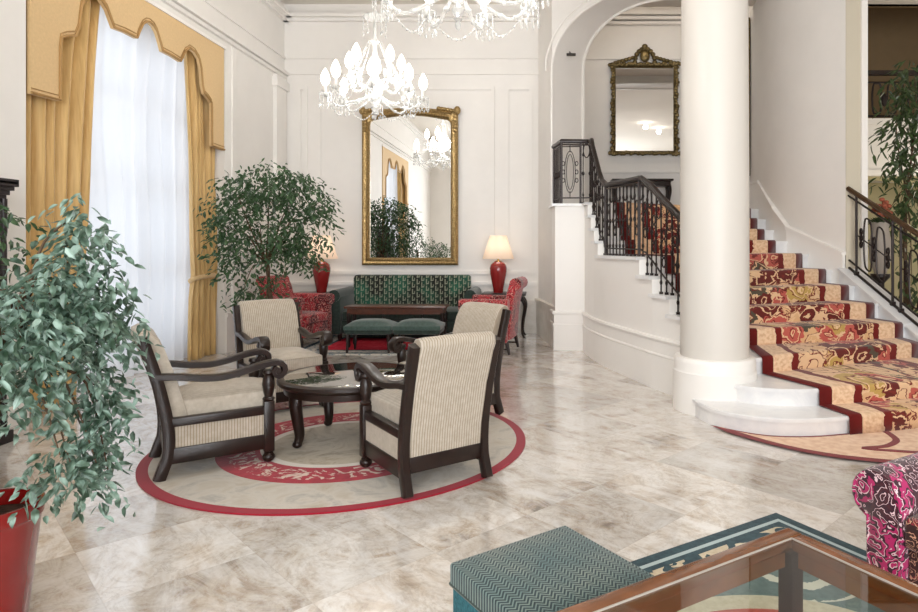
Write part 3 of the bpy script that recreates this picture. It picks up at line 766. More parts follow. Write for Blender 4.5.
m.build('runner', M['runner'], sc_, smooth=50, solid=.012)
m = MB(); front = [tuple(p)[:2] for p in smoothpath([(1.37,5.30,0),(1.47,5.07,0),(1.62,4.86,0),(1.78,4.68,0),(1.95,4.54,0),(2.19,4.42,0),(2.6,4.32,0),(3.1,4.36,0),(3.6,4.56,0),(4.1,4.95,0),(4.55,5.6,0)], 4)]
base = [p for p in N1 if p[1] < 5.95 and p[0] > 1.46 or p[0] > 2]
n = len(front)
def bp(t):
    k = t*(len(base)-1); i = min(int(k), len(base)-2); f = k-i; return (base[i][0]*(1-f)+base[i+1][0]*f, base[i][1]*(1-f)+base[i+1][1]*f)
rowsf = []
for w in (0, .075, .32, .4): rowsf.append([])
for i, p in enumerate(front):
    b_ = bp(i/(n-1)); L = math.dist(p, b_)
    for k, dd in enumerate((0.0, .085, L-.035, L-.004)):
        t = min(1, max(0, dd/L)) if L > .1 else (0, .4, .6, 1)[k]
        rowsf[k].append((p[0]*(1-t)+b_[0]*t, p[1]*(1-t)+b_[1]*t, .012))
for k in range(3):
    o = len(m.v); m.v += rowsf[k]+rowsf[k+1]
    for i in range(n-1): m.f.append([o+i, o+i+1, o+n+i+1, o+n+i]); m.mi.append(1 if k != 1 else 0)
scr = smoothpath([(*FP(884, 432), .0135), (*FP(893, 438), .0135), (*FP(896, 443), .0135), (*FP(885, 448), .0135), (*FP(864, 450), .0135), (*FP(900, 453), .0135), (*FP(935, 455), .0135)], 5)
m.ribbon(scr, (0, 0, 1), .004, .05, 1)
m.build('foot_mat', [M['apron'], M['redborder']], sc_, smooth=0)

# ------------------------------------------------------------------ left balustrade
rl = thing('stair_railing', 'dark wrought iron balustrade curving up the left side of the stairs to the landing', 'railing', (0, 0, 0))
def rp(y): return (XI(y)+.07, y)
pathxy = [rp(6.2+.05*i) for i in range(59)]+[(.52, 9.1)]
corner = [(.52, 9.1), (.25, 9.12), (.14, 9.66)]
def zr(y): return interp(y, [6.2, 6.9, 7.15, 8.1, 8.3, 8.9, 9.2], [1.64, 2.13, 2.25, 2.26, 2.34, 2.96, 2.98])
def zt(y):
    z = .45
    for n in range(4, 13):
        if y >= YI[n]-.001: z = ZS[n]
    return z
hp = [(x, y, zr(y)) for x, y in pathxy]+[(x, y, 2.98) for x, y in corner[1:]]
m = MB(); m.tube(hp, .032, 8); m.tube([(p[0], p[1], p[2]-.05) for p in hp], .012, 6); m.build('handrail', M['darkwood'], rl)
m = MB(); m.tube([(p[0], p[1], max(p[2]-.80, zt(p[1])+.05)) for p in hp[:-3]]+[(p[0], p[1], 2.17) for p in hp[-3:]], .010, 6); m.build('bottom_rail', M['iron'], rl)
d = 0; last = pathxy[0]; nxt = .06; cnt = 0; rings = MB()
bal = []
for p, q in zip(pathxy[:-1], pathxy[1:]):
    L = math.dist(p, q); 
    while nxt <= d+L:
        t = (nxt-d)/L; bal.append((p[0]+(q[0]-p[0])*t, p[1]+(q[1]-p[1])*t)); nxt += .102
    d += L
for k, (x, y) in enumerate(bal):
    z0, z1 = zt(y), zr(y)-.03; m = MB(); m.tube([(x, y, z0), (x, y, z1)], .009, 6)
    zm = (z0+z1)/2
    m.ellip((x, y, zm), .02, .02, .035, 6, 4); m.ellip((x, y, z0+.12), .016, .016, .03, 6, 4); m.ellip((x, y, z1-.16), .016, .016, .03, 6, 4)
    m.box(x-.018, y-.018, z0, x+.018, y+.018, z0+.025)
    m.build('baluster', M['iron'], rl)
def ring(mb, c, t, r, rz, tr=.007, n=14):
    t = Vector((t[0], t[1], 0)).normalized()
    mb.tube([(c[0]+t.x*r*math.cos(2*PI*i/n), c[1]+t.y*r*math.cos(2*PI*i/n), c[2]+rz*math.sin(2*PI*i/n)) for i in range(n)], tr, 5, closed=True)
for k in range(len(bal)-1):
    (x, y), (x2, y2) = bal[k], bal[k+1]; t = (x2-x, y2-y); c = ((x+x2)/2, (y+y2)/2)
    z0, z1 = max(zt(y), zt(y2)), min(zr(y), zr(y2)); h = z1-z0
    m = MB()
    if k % 2 == 0:
        ring(m, (c[0], c[1], z0+h*.5), t, .042, .10, .008); ring(m, (c[0], c[1], z0+h*.5-.148), t, .03, .05, .008); ring(m, (c[0], c[1], z0+h*.5+.148), t, .03, .05, .008)
    else:
        ring(m, (c[0], c[1], z1-.13), t, .044, .10, .008)
    m.build('scroll_ornament', M['iron'], rl)
# newel posts and the front panel of the landing
for x, y, z0, z1 in ((.52, 9.1, 2.09, 2.97), (.25, 9.12, 2.09, 2.97), (.15, 9.6, 2.09, 2.97), (XI(8.15)+.07, 8.15, 1.37, 2.28), (XI(7.2)+.07, 7.2, 1.37, 2.28)):
    m = MB(); m.box(x-.016, y-.016, z0, x+.016, y+.016, z1); m.build('post', M['iron'], rl, smooth=0)
m = MB(); 
for r_, rz_ in ((.075, .30), (.05, .25)): ring(m, (.37, 9.11, 2.54), (1, 0), r_, rz_, .006, 20)
for s_ in (-1, 1):
    for zz in (2.42, 2.54, 2.66): ring(m, (.37+s_*.095, 9.11, zz), (1, 0), .02, .03, .007, 10)
m.tube([(.37, 9.11, 2.17), (.37, 9.11, 2.27)], .007, 5); m.tube([(.37, 9.11, 2.82), (.37, 9.11, 2.93)], .007, 5); m.tube([(.23, 9.12, 2.9), (.52, 9.1, 2.9)], .008, 5)
m.build('scroll_panel', M['iron'], rl)
for k in range(1, 6):
    t = k/6; x, y = .25+(.15-.25)*t, 9.12+(9.6-9.12)*t
    m = MB(); m.tube([(x, y, 2.09), (x, y, 2.95)], .009, 6); m.ellip((x, y, 2.52), .018, .018, .05, 6, 4); m.build('baluster', M['iron'], rl)

# ------------------------------------------------------------------ right railing
rr = thing('stair_railing', 'bronze and iron railing sloping down the white curb at the right edge', 'railing', (0, 0, 0))
def RZ(y, h): return (XC2(y)+.02, y, ZC2(y)+h)
m = MB(); m.tube([RZ(8.34-.2*i, 1.04) for i in range(12)], .034, 8); m.build('handrail', M['bronze'], rr)
m = MB(); m.tube([RZ(8.34-.2*i, .95) for i in range(12)], .013, 6); m.build('upper_rail', M['iron'], rr)
m = MB(); m.tube([RZ(8.32-.2*i, .12) for i in range(12)], .013, 6); m.build('bottom_rail', M['iron'], rr)
m = MB(); m.tube([RZ(8.32-.2*i, .02) for i in range(12)], .017, 6); m.build('base_rail', M['iron'], rr)
for y in (8.18, 7.55, 7.42, 6.8, 6.67):
    m = MB(); x, yy, z = RZ(y, 0); m.tube([(x, yy, z), (x, yy, z+1.02)], .016, 6); m.box(x-.025, yy-.025, z, x+.025, yy+.025, z+.05); m.build('baluster', M['iron'], rr)
for yc in (7.86, 7.11):
    for dy in (-.11, .11):
        m = MB(); y = yc-dy; x, yy, z = RZ(y, 0); n = 28
        P = []
        for i in range(n):
            a = 2*PI*i/n; cy = .075*math.cos(a); cz = .22*(1 if math.sin(a) > 0 else -1)*min(1, abs(math.sin(a)*1.35)**.8)+.10*math.sin(a)
            P.append((XC2(y+cy)+.02, y+cy, ZC2(y+cy)+.50+cz))
        m.tube(P, .011, 6, closed=True); m.build('loop', M['iron'], rr)
    m = MB(); x, yy, z = RZ(yc, 0)
    for zz in (.40, .5, .60): ring(m, (x, yc, z+zz), (0, 1), .03, .05, .012, 10)
    for s_ in (-1, 1):
        x, yy, z = RZ(yc+s_*.235, 0)
        for zz in (.44, .52, .60): ring(m, (x, yy, z+zz), (0, 1), .025, .04, .012, 10)
    m.tube([RZ(yc-.3, .52), RZ(yc+.3, .52)], .008, 5); m.build('scroll_ornament', M['iron'], rr)

# gallery railing
gr = thing('gallery_railing', 'dark iron railing along the white ledge of the upper gallery', 'railing', (0, 0, 0))
m = MB(); m.box(4.45, 10.98, 4.42, XR, 11.06, 4.5); m.build('handrail', M['darkwood'], gr)
m = MB(); m.tube([(4.45, 11.02, 4.30), (XR, 11.02, 4.30)], .015, 6); m.tube([(4.45, 11.02, 3.72), (XR, 11.02, 3.72)], .02, 6); m.build('rail', M['iron'], gr)
for k in range(7):
    x = 5.55+.62*k-.31
    m = MB()
    for dx in (-.13, .13):
        P = []
        for i in range(20):
            a = 2*PI*i/20; P.append((x+dx+.08*math.cos(a), 11.02, 4.02+.26*max(-1, min(1, 1.4*math.sin(a)))))
        m.tube(P, .016, 6, closed=True)
    m.ellip((x, 11.02, 4.0), .05, .03, .12, 8, 5); m.tube([(x+.31, 11.02, 3.66), (x+.31, 11.02, 4.45)], .02, 6)
    m.build('panel', M['iron'], gr)

# ------------------------------------------------------------------ window dressing
PEL = [(0,3.98),(.07,3.965),(.13,3.92),(.19,3.82),(.23,3.735),(.42,3.735),(.6,3.72),(.64,3.78),(.70,3.87),(.80,3.94),(.92,3.93),(1.02,3.87),(1.07,3.76),(1.10,3.55),(1.14,3.46),(1.25,3.42),(1.32,3.38),(1.33,3.30),(1.335,2.81),(1.66,2.80)]
def pelmet(yc, label):
    t = thing('pelmet', label, 'pelmet', (XL+.01, yc, 0))
    L = [(-a, b) for a, b in PEL[::-1]]+PEL[1:]
    m = MB(); n = len(L)
    for x in (0.0, -.035): m.v += [(x, a, b) for a, b in L]+[(x, a, 4.22) for a, b in L]
    for i in range(n-1):
        m.f += [[i, i+1, n+i+1, n+i], [2*n+i, 3*n+i, 3*n+i+1, 2*n+i+1], [i, 2*n+i, 2*n+i+1, i+1], [n+i, n+i+1, 3*n+i+1, 3*n+i]]
    m.f += [[0, n, 3*n, 2*n], [n-1, 3*n-1, 4*n-1, 2*n-1]]; m.mi = [0]*len(m.f)
    m.build('valance', M['pelmet'], t, smooth=0)
    m = MB(); m.tube([(.008, a, b+.012) for a, b in L], .014, 6); m.tube([(.004, a, b+.05) for a, b in L], .006, 5); m.build('cord_trim', M['goldcord'], t)
    m = MB(); m.box(-.3, -1.69, 4.2, .02, 1.69, 4.24); m.build('top_board', M['white'], t, smooth=0)
    return t
pelmet((WIN[0][0]+WIN[0][1])/2, 'gold scalloped pelmet over the bright window at the left')
pelmet((WIN[1][0]+WIN[1][1])/2, 'gold pelmet of a second window, seen reflected in the large gilt mirror')
def drape(name, label, cat, mat, edge0, edge1, x0, amp, folds, z0=.01, z1=4.1, solid=.006, seed=1, group=None):
    rnd = random.Random(seed); ph = [rnd.uniform(0, 6.28) for _ in range(4)]
    o = MB(); nu, nv = folds*10, 26
    yref = edge0(z0+.5*(z1-z0))
    def fn(u, v):
        z = z0+(z1-z0)*v; a, b = edge0(z), edge1(z)
        uu = u+.012*math.sin(9*v+ph[0])+.008*math.sin(23*u+ph[1])
        sgn = math.sin(2*PI*folds*uu+ph[2])
        w = amp*(0.55+.45*math.sin(5*u+ph[3])**2)
        return (x0+w*(abs(sgn)**.8*(1 if sgn > 0 else -1))+.01*math.sin(7*v+11*u), a+(b-a)*u, z)
    o.grid(fn, nu, nv)
    t = o.build(name, mat, None, smooth=180, solid=solid); tag(t, label, cat, group); return t
def curt(y_out, sgn, seed, labels, tie=True):
    # y_out = outer edge; sgn +1 when the cloth runs towards +Y
    e0 = lambda z: y_out
    e1 = lambda z: y_out+sgn*interp(z, [0, .9, 1.05, 1.2, 1.6, 2.4, 3.4, 4.1], [.66, .60, .54, .56, .60, .64, .70, .74] if tie else [.72, .76, .78, .80, .84, .90, .99, 1.06])
    t = drape('curtain', labels, 'curtain', M['curtain'], e0, e1, XL-.13, .055, 6, seed=seed)
    if not tie: return t
    m = MB(); a = min(e0(1.05), e1(1.05))-.02; b = max(e0(1.05), e1(1.05))+.02
    P = [(XL-.13+.085*math.cos(q), (a+b)/2+(b-a)/2*math.sin(q), 1.05+.04*math.cos(q)) for q in [2*PI*i/20 for i in range(20)]]
    m.tube(P, .03, 8, closed=True); m.build('tieback', M['pelmet'], t)
    return t
W1a, W1b = WIN[0]; W2a, W2b = WIN[1]
curt(W1a+.02, 1, 3, 'gold curtain at the left side of the bright window, behind the pale ficus', False)
curt(W1b-.03, -1, 4, 'gold curtain tied back at the right side of the bright window')
curt(W2a+.02, 1, 5, 'gold curtain in the large mirror, at the right side of its reflected window')
curt(W2b-.03, -1, 6, 'gold curtain in the large mirror, at the left side of its reflected window')
drape('sheer_curtain', 'white sheer voile curtain covering the bright window at the left', 'sheer curtain', M['sheer'], lambda z: W1a+.03, lambda z: W1b-.05, XL-.29, .05, 13, seed=8, solid=0)
drape('sheer_curtain', 'white sheer curtain of the second window, seen only in the large gilt mirror', 'sheer curtain', M['sheer'], lambda z: W2a+.03, lambda z: W2b-.05, XL-.29, .03, 18, seed=9, solid=0)

# dark carved cabinet at the left edge
t = thing('cabinet', 'tall dark carved wooden cabinet with a projecting cornice at the left edge', 'cabinet', (XL, 4.60, 0))
m = MB(); m.rbox(.01, -.27, .08, .31, .27, 1.87, .008); m.box(.02, -.3, 0, .36, .3, .09); m.build('body', M['blackwood'], t)
m = MB()
for i, (d, z) in enumerate(((.33, 1.85), (.345, 1.88), (.365, 1.915), (.385, 1.945), (.385, 1.965))): m.box(.01, -.27-(d-.33)*.9, z, d, .27+(d-.33)*.9, z+.035)
m.build('cornice', M['blackwood'], t, smooth=0)
m = MB()
for z0, z1 in ((.16, .95), (1.02, 1.82)):
    m.rbox(.325, -.22, z0, .345, .22, z1, .006); m.rbox(.34, -.16, z0+.08, .352, .16, z1-.08, .006)
    for zz in (z0+.14, (z0+z1)/2, z1-.14): m.ellip((.352, 0, zz), .012, .07, .05, 10, 6)
m.build('door', M['blackwood'], t)
for y in (-.24, .24):
    m = MB(); m.lathe([(.02, .12), (.022, .3), (.016, .33), (.02, .4), (.02, 1.5), (.015, 1.55), (.022, 1.6), (.022, 1.85)], 10, (.335, y, 0)); m.build('pilaster', M['blackwood'], t)

# ------------------------------------------------------------------ plants
def tree_leaves(m, blobs, L, W, rnd, droop=.75, clus=5):
    for c, r, rz, n in blobs:
        k = 0
        while k < n:
            while True:
                q = Vector((rnd.uniform(-1, 1), rnd.uniform(-1, 1), rnd.uniform(-1, 1)))
                if q.length <= 1 and rnd.random() < .35+.65*q.length: break
            p = Vector(c)+Vector((q.x*r, q.y*r, q.z*rz))
            out = Vector((q.x, q.y, 0.2)); out = out.normalized() if out.length > 1e-3 else Vector((1, 0, 0))
            dirn = (out*(1-droop)+Vector((rnd.gauss(0, .35), rnd.gauss(0, .35), -droop))).normalized()
            for j in range(clus):
                pj = p+dirn*(j*L*.75); sd = Vector((rnd.gauss(0, 1), rnd.gauss(0, 1), rnd.gauss(0, .4))).normalized()
                d = (dirn*.75+sd*.75).normalized()
                nrm = Vector((rnd.gauss(0, .6), rnd.gauss(0, .6), 1)).normalized()
                s = rnd.uniform(.7, 1.2); m.leaf(pj, d, nrm, L*s, W*s); k += 1
def stems(m, root, tips, r0, rnd, sag=.0):
    for tp in tips:
        a, b = Vector(root), Vector(tp); mid = a.lerp(b, .55)+Vector((rnd.uniform(-.06, .06), rnd.uniform(-.06, .06), .12+sag))
        P = smoothpath([a, a.lerp(mid, .5)+Vector((rnd.uniform(-.02, .02), 0, 0)), mid, b], 4)
        n = len(P); m.tube(P, [r0*(1-.8*i/(n-1)) for i in range(n)], 5)
def pot(m, r, h, seg=32): m.lathe([(r*.66, 0), (r*.69, .01), (r*.95, h-.07), (r*.97, h-.06), (r*1.0, h-.055), (r*1.02, h-.005), (r*1.0, h), (r*.93, h), (r*.91, h-.07)], seg)
def make_tree(name, label, base, pr, ph, potmat, blobs_px, trunk, leafmat, L, W, seed, droop=.75, dens=1.0, tr=.02):
    rnd = random.Random(seed); t = thing(name, label, 'plant', base)
    b0 = Vector(base)
    m = MB(); pot(m, pr, ph); m.build('pot', potmat, t)
    m = MB(); m.lathe([(pr*.9, ph-.06), (pr*.5, ph-.045), (0.0, ph-.04)], 24); m.build('soil', M['soil'], t)
    bl = []
    for px, py, Y, r, rzp, n in blobs_px:
        bl.append((WP(px, py, Y)-b0, r*Y/F, rzp*Y/F, int(n*dens)))
    m = MB(); top = Vector(trunk)-b0
    P = smoothpath([Vector((0, 0, ph-.06)), Vector((.01, .01, ph+(top.z-ph)*.4)), top*1.0], 5); n = len(P)
    m.tube(P, [tr*(1-.4*i/(n-1)) for i in range(n)], 7)
    P2 = [Vector((p.x+.03*math.sin(i*.8), p.y+.03*math.cos(i*.8)-.02, p.z)) for i, p in enumerate(P)]; m.tube(P2, [tr*.8*(1-.4*i/(n-1)) for i in range(n)], 6)
    stems(m, top, [c for c, r, z, k in bl], tr*.5, rnd)
    m.build('trunk', M['bark'], t)
    m = MB(); tree_leaves(m, bl, L, W, rnd, droop); m.keepn = True; m.build('foliage', leafmat, t, smooth=0)
    return t
Y1 = 2.45
make_tree('potted_ficus', 'pale green weeping ficus in a glossy red pot at the front left corner', (-2.145, 2.47, 0), .172, .5, M['redpot'],
    [(80,212,2.5,18,24,60),(92,235,2.6,26,24,80),(75,262,2.5,38,28,150),(60,288,2.4,52,26,190),(88,305,2.6,34,30,170),(25,310,2.3,42,34,190),(20,350,2.3,44,34,190),
     (70,335,2.6,48,26,170),(100,345,2.7,22,32,100),(94,385,2.6,20,28,80),(102,408,2.6,16,34,130),(90,445,2.6,20,24,100),(108,470,2.6,10,14,24),(60,455,2.4,20,20,50),(18,390,2.3,26,24,60),(70,462,2.5,22,14,50),(-30,300,2.4,50,60,160),(-40,380,2.5,40,50,100),(98,468,2.55,10,10,10)],
    (-2.10, 2.47, 1.1), M['leaf_a'], .056, .027, 11, .72, 1.3, .022)
Y2 = 8.0
make_tree('potted_ficus', 'bushy round ficus tree standing behind the armchairs beside the bright window', (-3.42, 8.0, 0), .2, .42, M['pale_stone'],
    [(270,182,8.0,40,22,520),(238,195,7.8,24,26,300),(300,192,8.1,28,26,330),(226,228,7.8,16,28,240),(262,225,7.8,40,32,540),(306,222,8.1,22,30,300),(288,250,7.9,24,22,200),(238,256,7.9,20,18,130),(304,252,8.1,14,16,70),(262,275,8,16,16,50),(324,200,8.1,8,16,50),(243,290,7.8,22,14,70),(268,290,7.8,20,12,60)],
    WP(266, 262, 8.0), M['leaf_b'], .078, .036, 12, .6, 1.35, .03)
make_tree('potted_ficus', 'dark ficus reflected in the middle of the large gilt mirror', (-3.55, 3.75, 0), .2, .45, M['pale_stone'],
    [(CX-3.55*F/3.75+dx, CY+dy, 3.75, 60, 50, 220) for dx, dy in ((-20, -30), (30, 0), (0, 60), (-40, 50), (40, 80))], (-3.55, 3.75, 1.3), M['leaf_b'], .07, .03, 13, .6, 1.0)
make_tree('potted_ficus', 'low ficus reflected near the lower right corner of the large gilt mirror', (-3.1, 2.75, 0), .18, .4, M['pale_stone'],
    [(CX-3.1*F/2.75+dx, CY+dy, 2.75, 60, 45, 180) for dx, dy in ((-20, 10), (30, 20), (0, 80), (-40, 60))], (-3.1, 2.75, 1.1), M['leaf_b'], .07, .03, 14, .6, 1.0)
make_tree('potted_palm', 'tall dark green drooping plant behind the bronze railing at the right edge', (5.05, 8.95, 0), .26, .5, M['redpot'],
    [(914,72,8.9,18,16,80),(898,88,8.9,12,14,40),(914,110,8.9,16,28,110),(908,140,8.9,12,26,80),(912,180,8.9,12,24,60),(899,155,8.8,6,20,30),(888,212,8.7,8,10,30),(900,205,8.8,18,18,50),(912,295,8.6,16,24,70),(930,130,9,26,70,130),(925,230,9,16,50,70)],
    WP(906, 190, 8.9), M['leaf_c'], .17, .05, 15, .8, 1.5, .03)
t = thing('flower_arrangement', 'blurred coral red flowers behind the bronze railing at the right', 'flowers', (4.44, 8.45, 0))
m = MB(); m.lathe([(.16, 0), (.16, .06), (.06, .1), (.05, 1.0), (.12, 1.08), (.12, 1.12)], 20); m.build('pedestal', M['darkwood'], t)
m = MB(); m.lathe([(.07, 1.12), (.13, 1.3), (.14, 1.5), (.10, 1.72), (.12, 1.8), (.10, 1.8)], 20); m.build('vase', M['pale_stone'], t)
rnd = random.Random(5); m = MB()
for k in range(34):
    a = rnd.uniform(0, 6.28); r = .12*math.sqrt(rnd.random()); m.ellip((r*math.cos(a), r*math.sin(a), 1.93+.12*(1-(r/.12)**2)+rnd.uniform(-.06, .06)), .036, .036, .03, 7, 5)
m.build('blossoms', M['blossom'], t)
m = MB()
for k in range(60):
    a = rnd.uniform(0, 6.28); m.leaf(Vector((.08*math.cos(a), .08*math.sin(a), 1.78)), Vector((math.cos(a), math.sin(a), rnd.uniform(.2, 1.2))), Vector((0, 0, 1)), .13, .05)
m.keepn = True; m.build('leaves', M['leaf_c'], t, smooth=0)

# ------------------------------------------------------------------ the round rug and its four armchairs
RC = (-1.50, 4.85)
m = MB(); m.lathe([(0, .001), (1.0, .001), (1.0, .010), (.99, .012), (0, .012)], 96)
rug = m.build('round_rug', M['roundrug']); rug.location = (RC[0], RC[1], 0); rug.scale = (1.36, 1.31, 1)
tag(rug, 'round cream rug with red rings under the four striped armchairs', 'rug')

def make_chair(label, loc, rz):
    t = thing('armchair', label, 'armchair', loc, rz, 'striped armchairs around the round glass table')
    W = M['darkwood']; hx = .275
    for s in (-1, 1):
        x = s*hx
        m = MB()   # turned and carved front leg
        m.ellip((x, .27, .034), .042, .042, .034, 14, 8); m.lathe([(.02, .055), (.032, .062), (.02, .075)], 12, (x, .27, 0))
        m.rbox(x-.034, .236, .075, x+.034, .304, .42, .006)
        m.lathe([(.034, .42), (.042, .435), (.027, .45), (.034, .48), (.042, .53), (.038, .57), (.027, .595), (.04, .61), (.034, .63)], 12, (x, .27, 0))
        m.build('leg', W, t)
        m = MB()   # rear leg running up into the back post
        P = [(x, -.378, 0), (x, -.35, .08), (x, -.325, .17), (x, -.33, .35), (x, -.385, .62), (x, -.47, .905)]
        m.ribbon(smoothpath(P, 4), (1, 0, 0), .056, .07); m.build('leg', W, t)
        m = MB(); m.rbox(x-.026, -.32, .095, x+.026, .25, .195, .006); m.build('side_rail', W, t)
        m = MB(); m.rbox(x-.026, -.33, .33, x+.026, .25, .385, .006); m.build('side_rail', W, t)
        m = MB(); m.box(x-.014, -.31, .185, x+.014, .25, .34); m.build('side_panel', M['stripe_y'], t, smooth=0)
        m = MB()   # arm: dips, rises, and rolls over in a scroll
        P = [(x, -.41, .655), (x, -.28, .645), (x, -.15, .622), (x, -.02, .615), (x, .10, .635), (x, .20, .662), (x, .29, .678)]
        sc = [(x, .325+.055*math.sin(a)*(1-a/9.5), .622+.056*math.cos(a)*(1-a/9.5)) for a in [i_*.5 for i_ in range(13)]]
        P = smoothpath(P, 4)[:-1]+[Vector(p) for p in sc]; n = len(P)
        m.ribbon(P, (1, 0, 0), [.058+.022*min(1, i/18) for i in range(n)], [.042 if i < n-6 else .03 for i in range(n)])
        m.tube([(x-.034, .325, .62), (x+.034, .325, .62)], .022, 10)
        m.build('arm', W, t)
    m = MB(); m.rbox(-.26, .245, .10, .26, .29, .19, .006); m.build('front_rail', W, t)
    m = MB(); m.rbox(-.26, -.345, .12, .26, -.305, .215, .006); m.build('back_rail', W, t)
    m = MB(); m.rbox(-.25, .25, .185, .25, .275, .36, .01); m.build('seat_front', M['stripe_x'], t)
    m = MB(); m.box(-.255, -.31, .30, .255, .255, .37); m.build('seat_frame', M['stripe_x'], t, smooth=0)
    m = MB(); m.rbox(-.248, -.25, .372, .248, .325, .485, .022, 3, dome=.04); m.build('seat_cushion', M['cushion'], t)
    m = MB(); m.tube([(-.245, .318, .39), (.245, .318, .39)], .006, 6); m.tube([(-.24, .322, .475), (.24, .322, .475)], .006, 6); m.build('piping', M['stripe_x'], t)
    # upholstered back, leaning and rolled over the top
    m = MB(); a = math.atan2(.10, .6)
    prof = [(-.335, .20), (-.345, .35), (-.375, .62), (-.425, .83), (-.445, .895), (-.435, .93), (-.395, .95), (-.35, .94), (-.31, .90), (-.28, .82), (-.235, .62), (-.205, .42), (-.20, .36), (-.30, .28)]
    n = len(prof); xs = [-.255, -.25, -.22, 0, .22, .25, .255]; sh = [.94, .985, 1, 1.012, 1, .985, .94]
    cy, cz = -.32, .6; o = len(m.v)
    for x, s in zip(xs, sh):
        for (y, z) in [(y_-.075*max(0, z_-.3)/.6, z_) for y_, z_ in prof]: m.v.append((x, cy+(y-cy)*(s if z > .3 else 1), z if z < .88 else z-(1-s)*.35))
    for j in range(len(xs)-1):
        for k in range(n): m.f.append([j*n+k, j*n+(k+1) % n, (j+1)*n+(k+1) % n, (j+1)*n+k]); m.mi.append(0)
    m.f += [list(range(n)), list(range((len(xs)-1)*n, len(xs)*n))]; m.mi += [0, 0]
    b = m.build('backrest', M['stripe_x'], t, smooth=60)
    return t
def face(deg): return math.radians(deg-90)
chA = make_chair('striped armchair at the left of the round table, seen from its side', (-2.27, 4.475, .013), face(34))
dup(chA, (-.81, 4.235, .013), face(127), 'striped armchair nearest the viewer, its back turned to us')
dup(chA, (-2.42, 5.93, .013), face(-49), 'striped armchair at the back left of the round table, facing the viewer')
dup(chA, (-.845, 5.56, .013), face(-130), 'striped armchair behind the front right one, only its top and side showing')

t = thing('coffee_table', 'round dark coffee table with a reflecting glass top between the striped armchairs', 'table', (-1.50, 4.96, .013))
m = MB(); m.lathe([(.44, .38), (.48, .385), (.485, .43), (.51, .44), (.53, .46), (.53, .482), (.515, .49), (.48, .49), (.48, .45)], 48); m.build('table_rim', M['darkwood'], t)
m = MB(); m.lathe([(0, .478), (.482, .478), (.482, .489), (.476, .492), (0, .492)], 48); m.build('glass_top', M['darkglass'], t)
for k in range(4):
    a = math.radians(222+90*k); c, s = math.cos(a), math.sin(a); m = MB()
    P = smoothpath([(.40*c, .40*s, .42), (.425*c, .425*s, .34), (.41*c, .41*s, .20), (.395*c, .395*s, .09), (.41*c, .41*s, .03)], 4); n = len(P)
    m.tube(P, [.054-.024*i/(n-1) for i in range(n)], 9); m.ellip((.412*c, .412*s, .028), .036, .036, .028, 10, 6)
    m.ellip((.42*c, .42*s, .39), .055, .055, .04, 10, 6); m.build('leg', M['darkwood'], t)

# ------------------------------------------------------------------ seating along the back wall
m = MB(); m.rbox(-1.46, -.97, 0.001, 1.46, .97, .012, .003, 1); r_ = m.build('parlour_rug', M['redrug']); r_.location = (-2.1, 9.68, 0)
tag(r_, 'red rug with a pale blue border under the green stools by the sofa', 'rug')
t = thing('sofa', 'long dark green patterned sofa under the large gilt mirror', 'sofa', (-2.19, 10.28, .012), 0)
m = MB(); m.rbox(-.97, .30, .30, .97, .50, .99, .05, 3); m.build('backrest', M['sofa'], t)
m = MB(); m.rbox(-.95, -.38, .12, .95, .30, .32, .02); m.build('base', M['darkgreen'], t)
for s in (-.62, 0, .62):
    m = MB(); m.rbox(s-.305, -.40, .32, s+.305, .29, .46, .035, 3, dome=.03); m.build('seat_cushion', M['darkgreen'], t)
for s in (-1, 1):
    m = MB(); m.rbox(s*1.03-.075, -.40, .10, s*1.03+.075, .46, .70, .03); m.tube([(s*1.05, -.42, .70), (s*1.05, .46, .70)], .095, 14); m.build('arm', M['darkgreen'], t)
    for y in (-.34, .42): m = MB(); m.lathe([(.02, 0), (.035, .05), (.03, .12)], 10, (s*.98, y, 0)); m.build('leg', M['darkwood'], t)
t = thing('low_table', 'long narrow red mahogany table in front of the green sofa', 'table', (-2.16, 9.45, .012))
m = MB(); m.rbox(-.74, -.19, .565, .74, .19, .60, .008); m.build('tabletop', M['redwood'], t)
m = MB(); m.box(-.70, -.16, .48, .70, .16, .566); m.build('apron', M['redwood'], t, smooth=0)
for x in (-.68, .68):
    for y in (-.14, .14): m = MB(); m.lathe([(.018, 0), (.028, .03), (.02, .1), (.024, .3), (.03, .42), (.032, .5)], 10, (x, y, 0)); m.build('leg', M['darkwood'], t)
def stool(label, loc, like=None):
    t = thing('stool', label, 'stool', loc, 0, 'two green stools on the red rug')
    m = MB(); m.rbox(-.325, -.22, .255, .325, .22, .34, .03, 2); m.build('seat', M['darkgreen'], t)
    m = MB(); m.rbox(-.33, -.225, .32, .33, .225, .375, .03, 3, dome=.075); m.build('cushion', M['stoolgreen'], t)
    for x in (-.28, .28):
        for y in (-.18, .18): m = MB(); m.tube([(x, y, .265), (x*1.0, y, .14), (x*1.03, y*1.03, 0)], [.028, .022, .016], 8); m.build('leg', M['darkwood'], t)
    return t
s1 = stool('green domed stool in front of the sofa, the left one of the pair', (-2.42, 8.98, .012))
dup(s1, (-1.75, 8.98, .012), 0, 'green domed stool in front of the sofa, the right one of the pair')
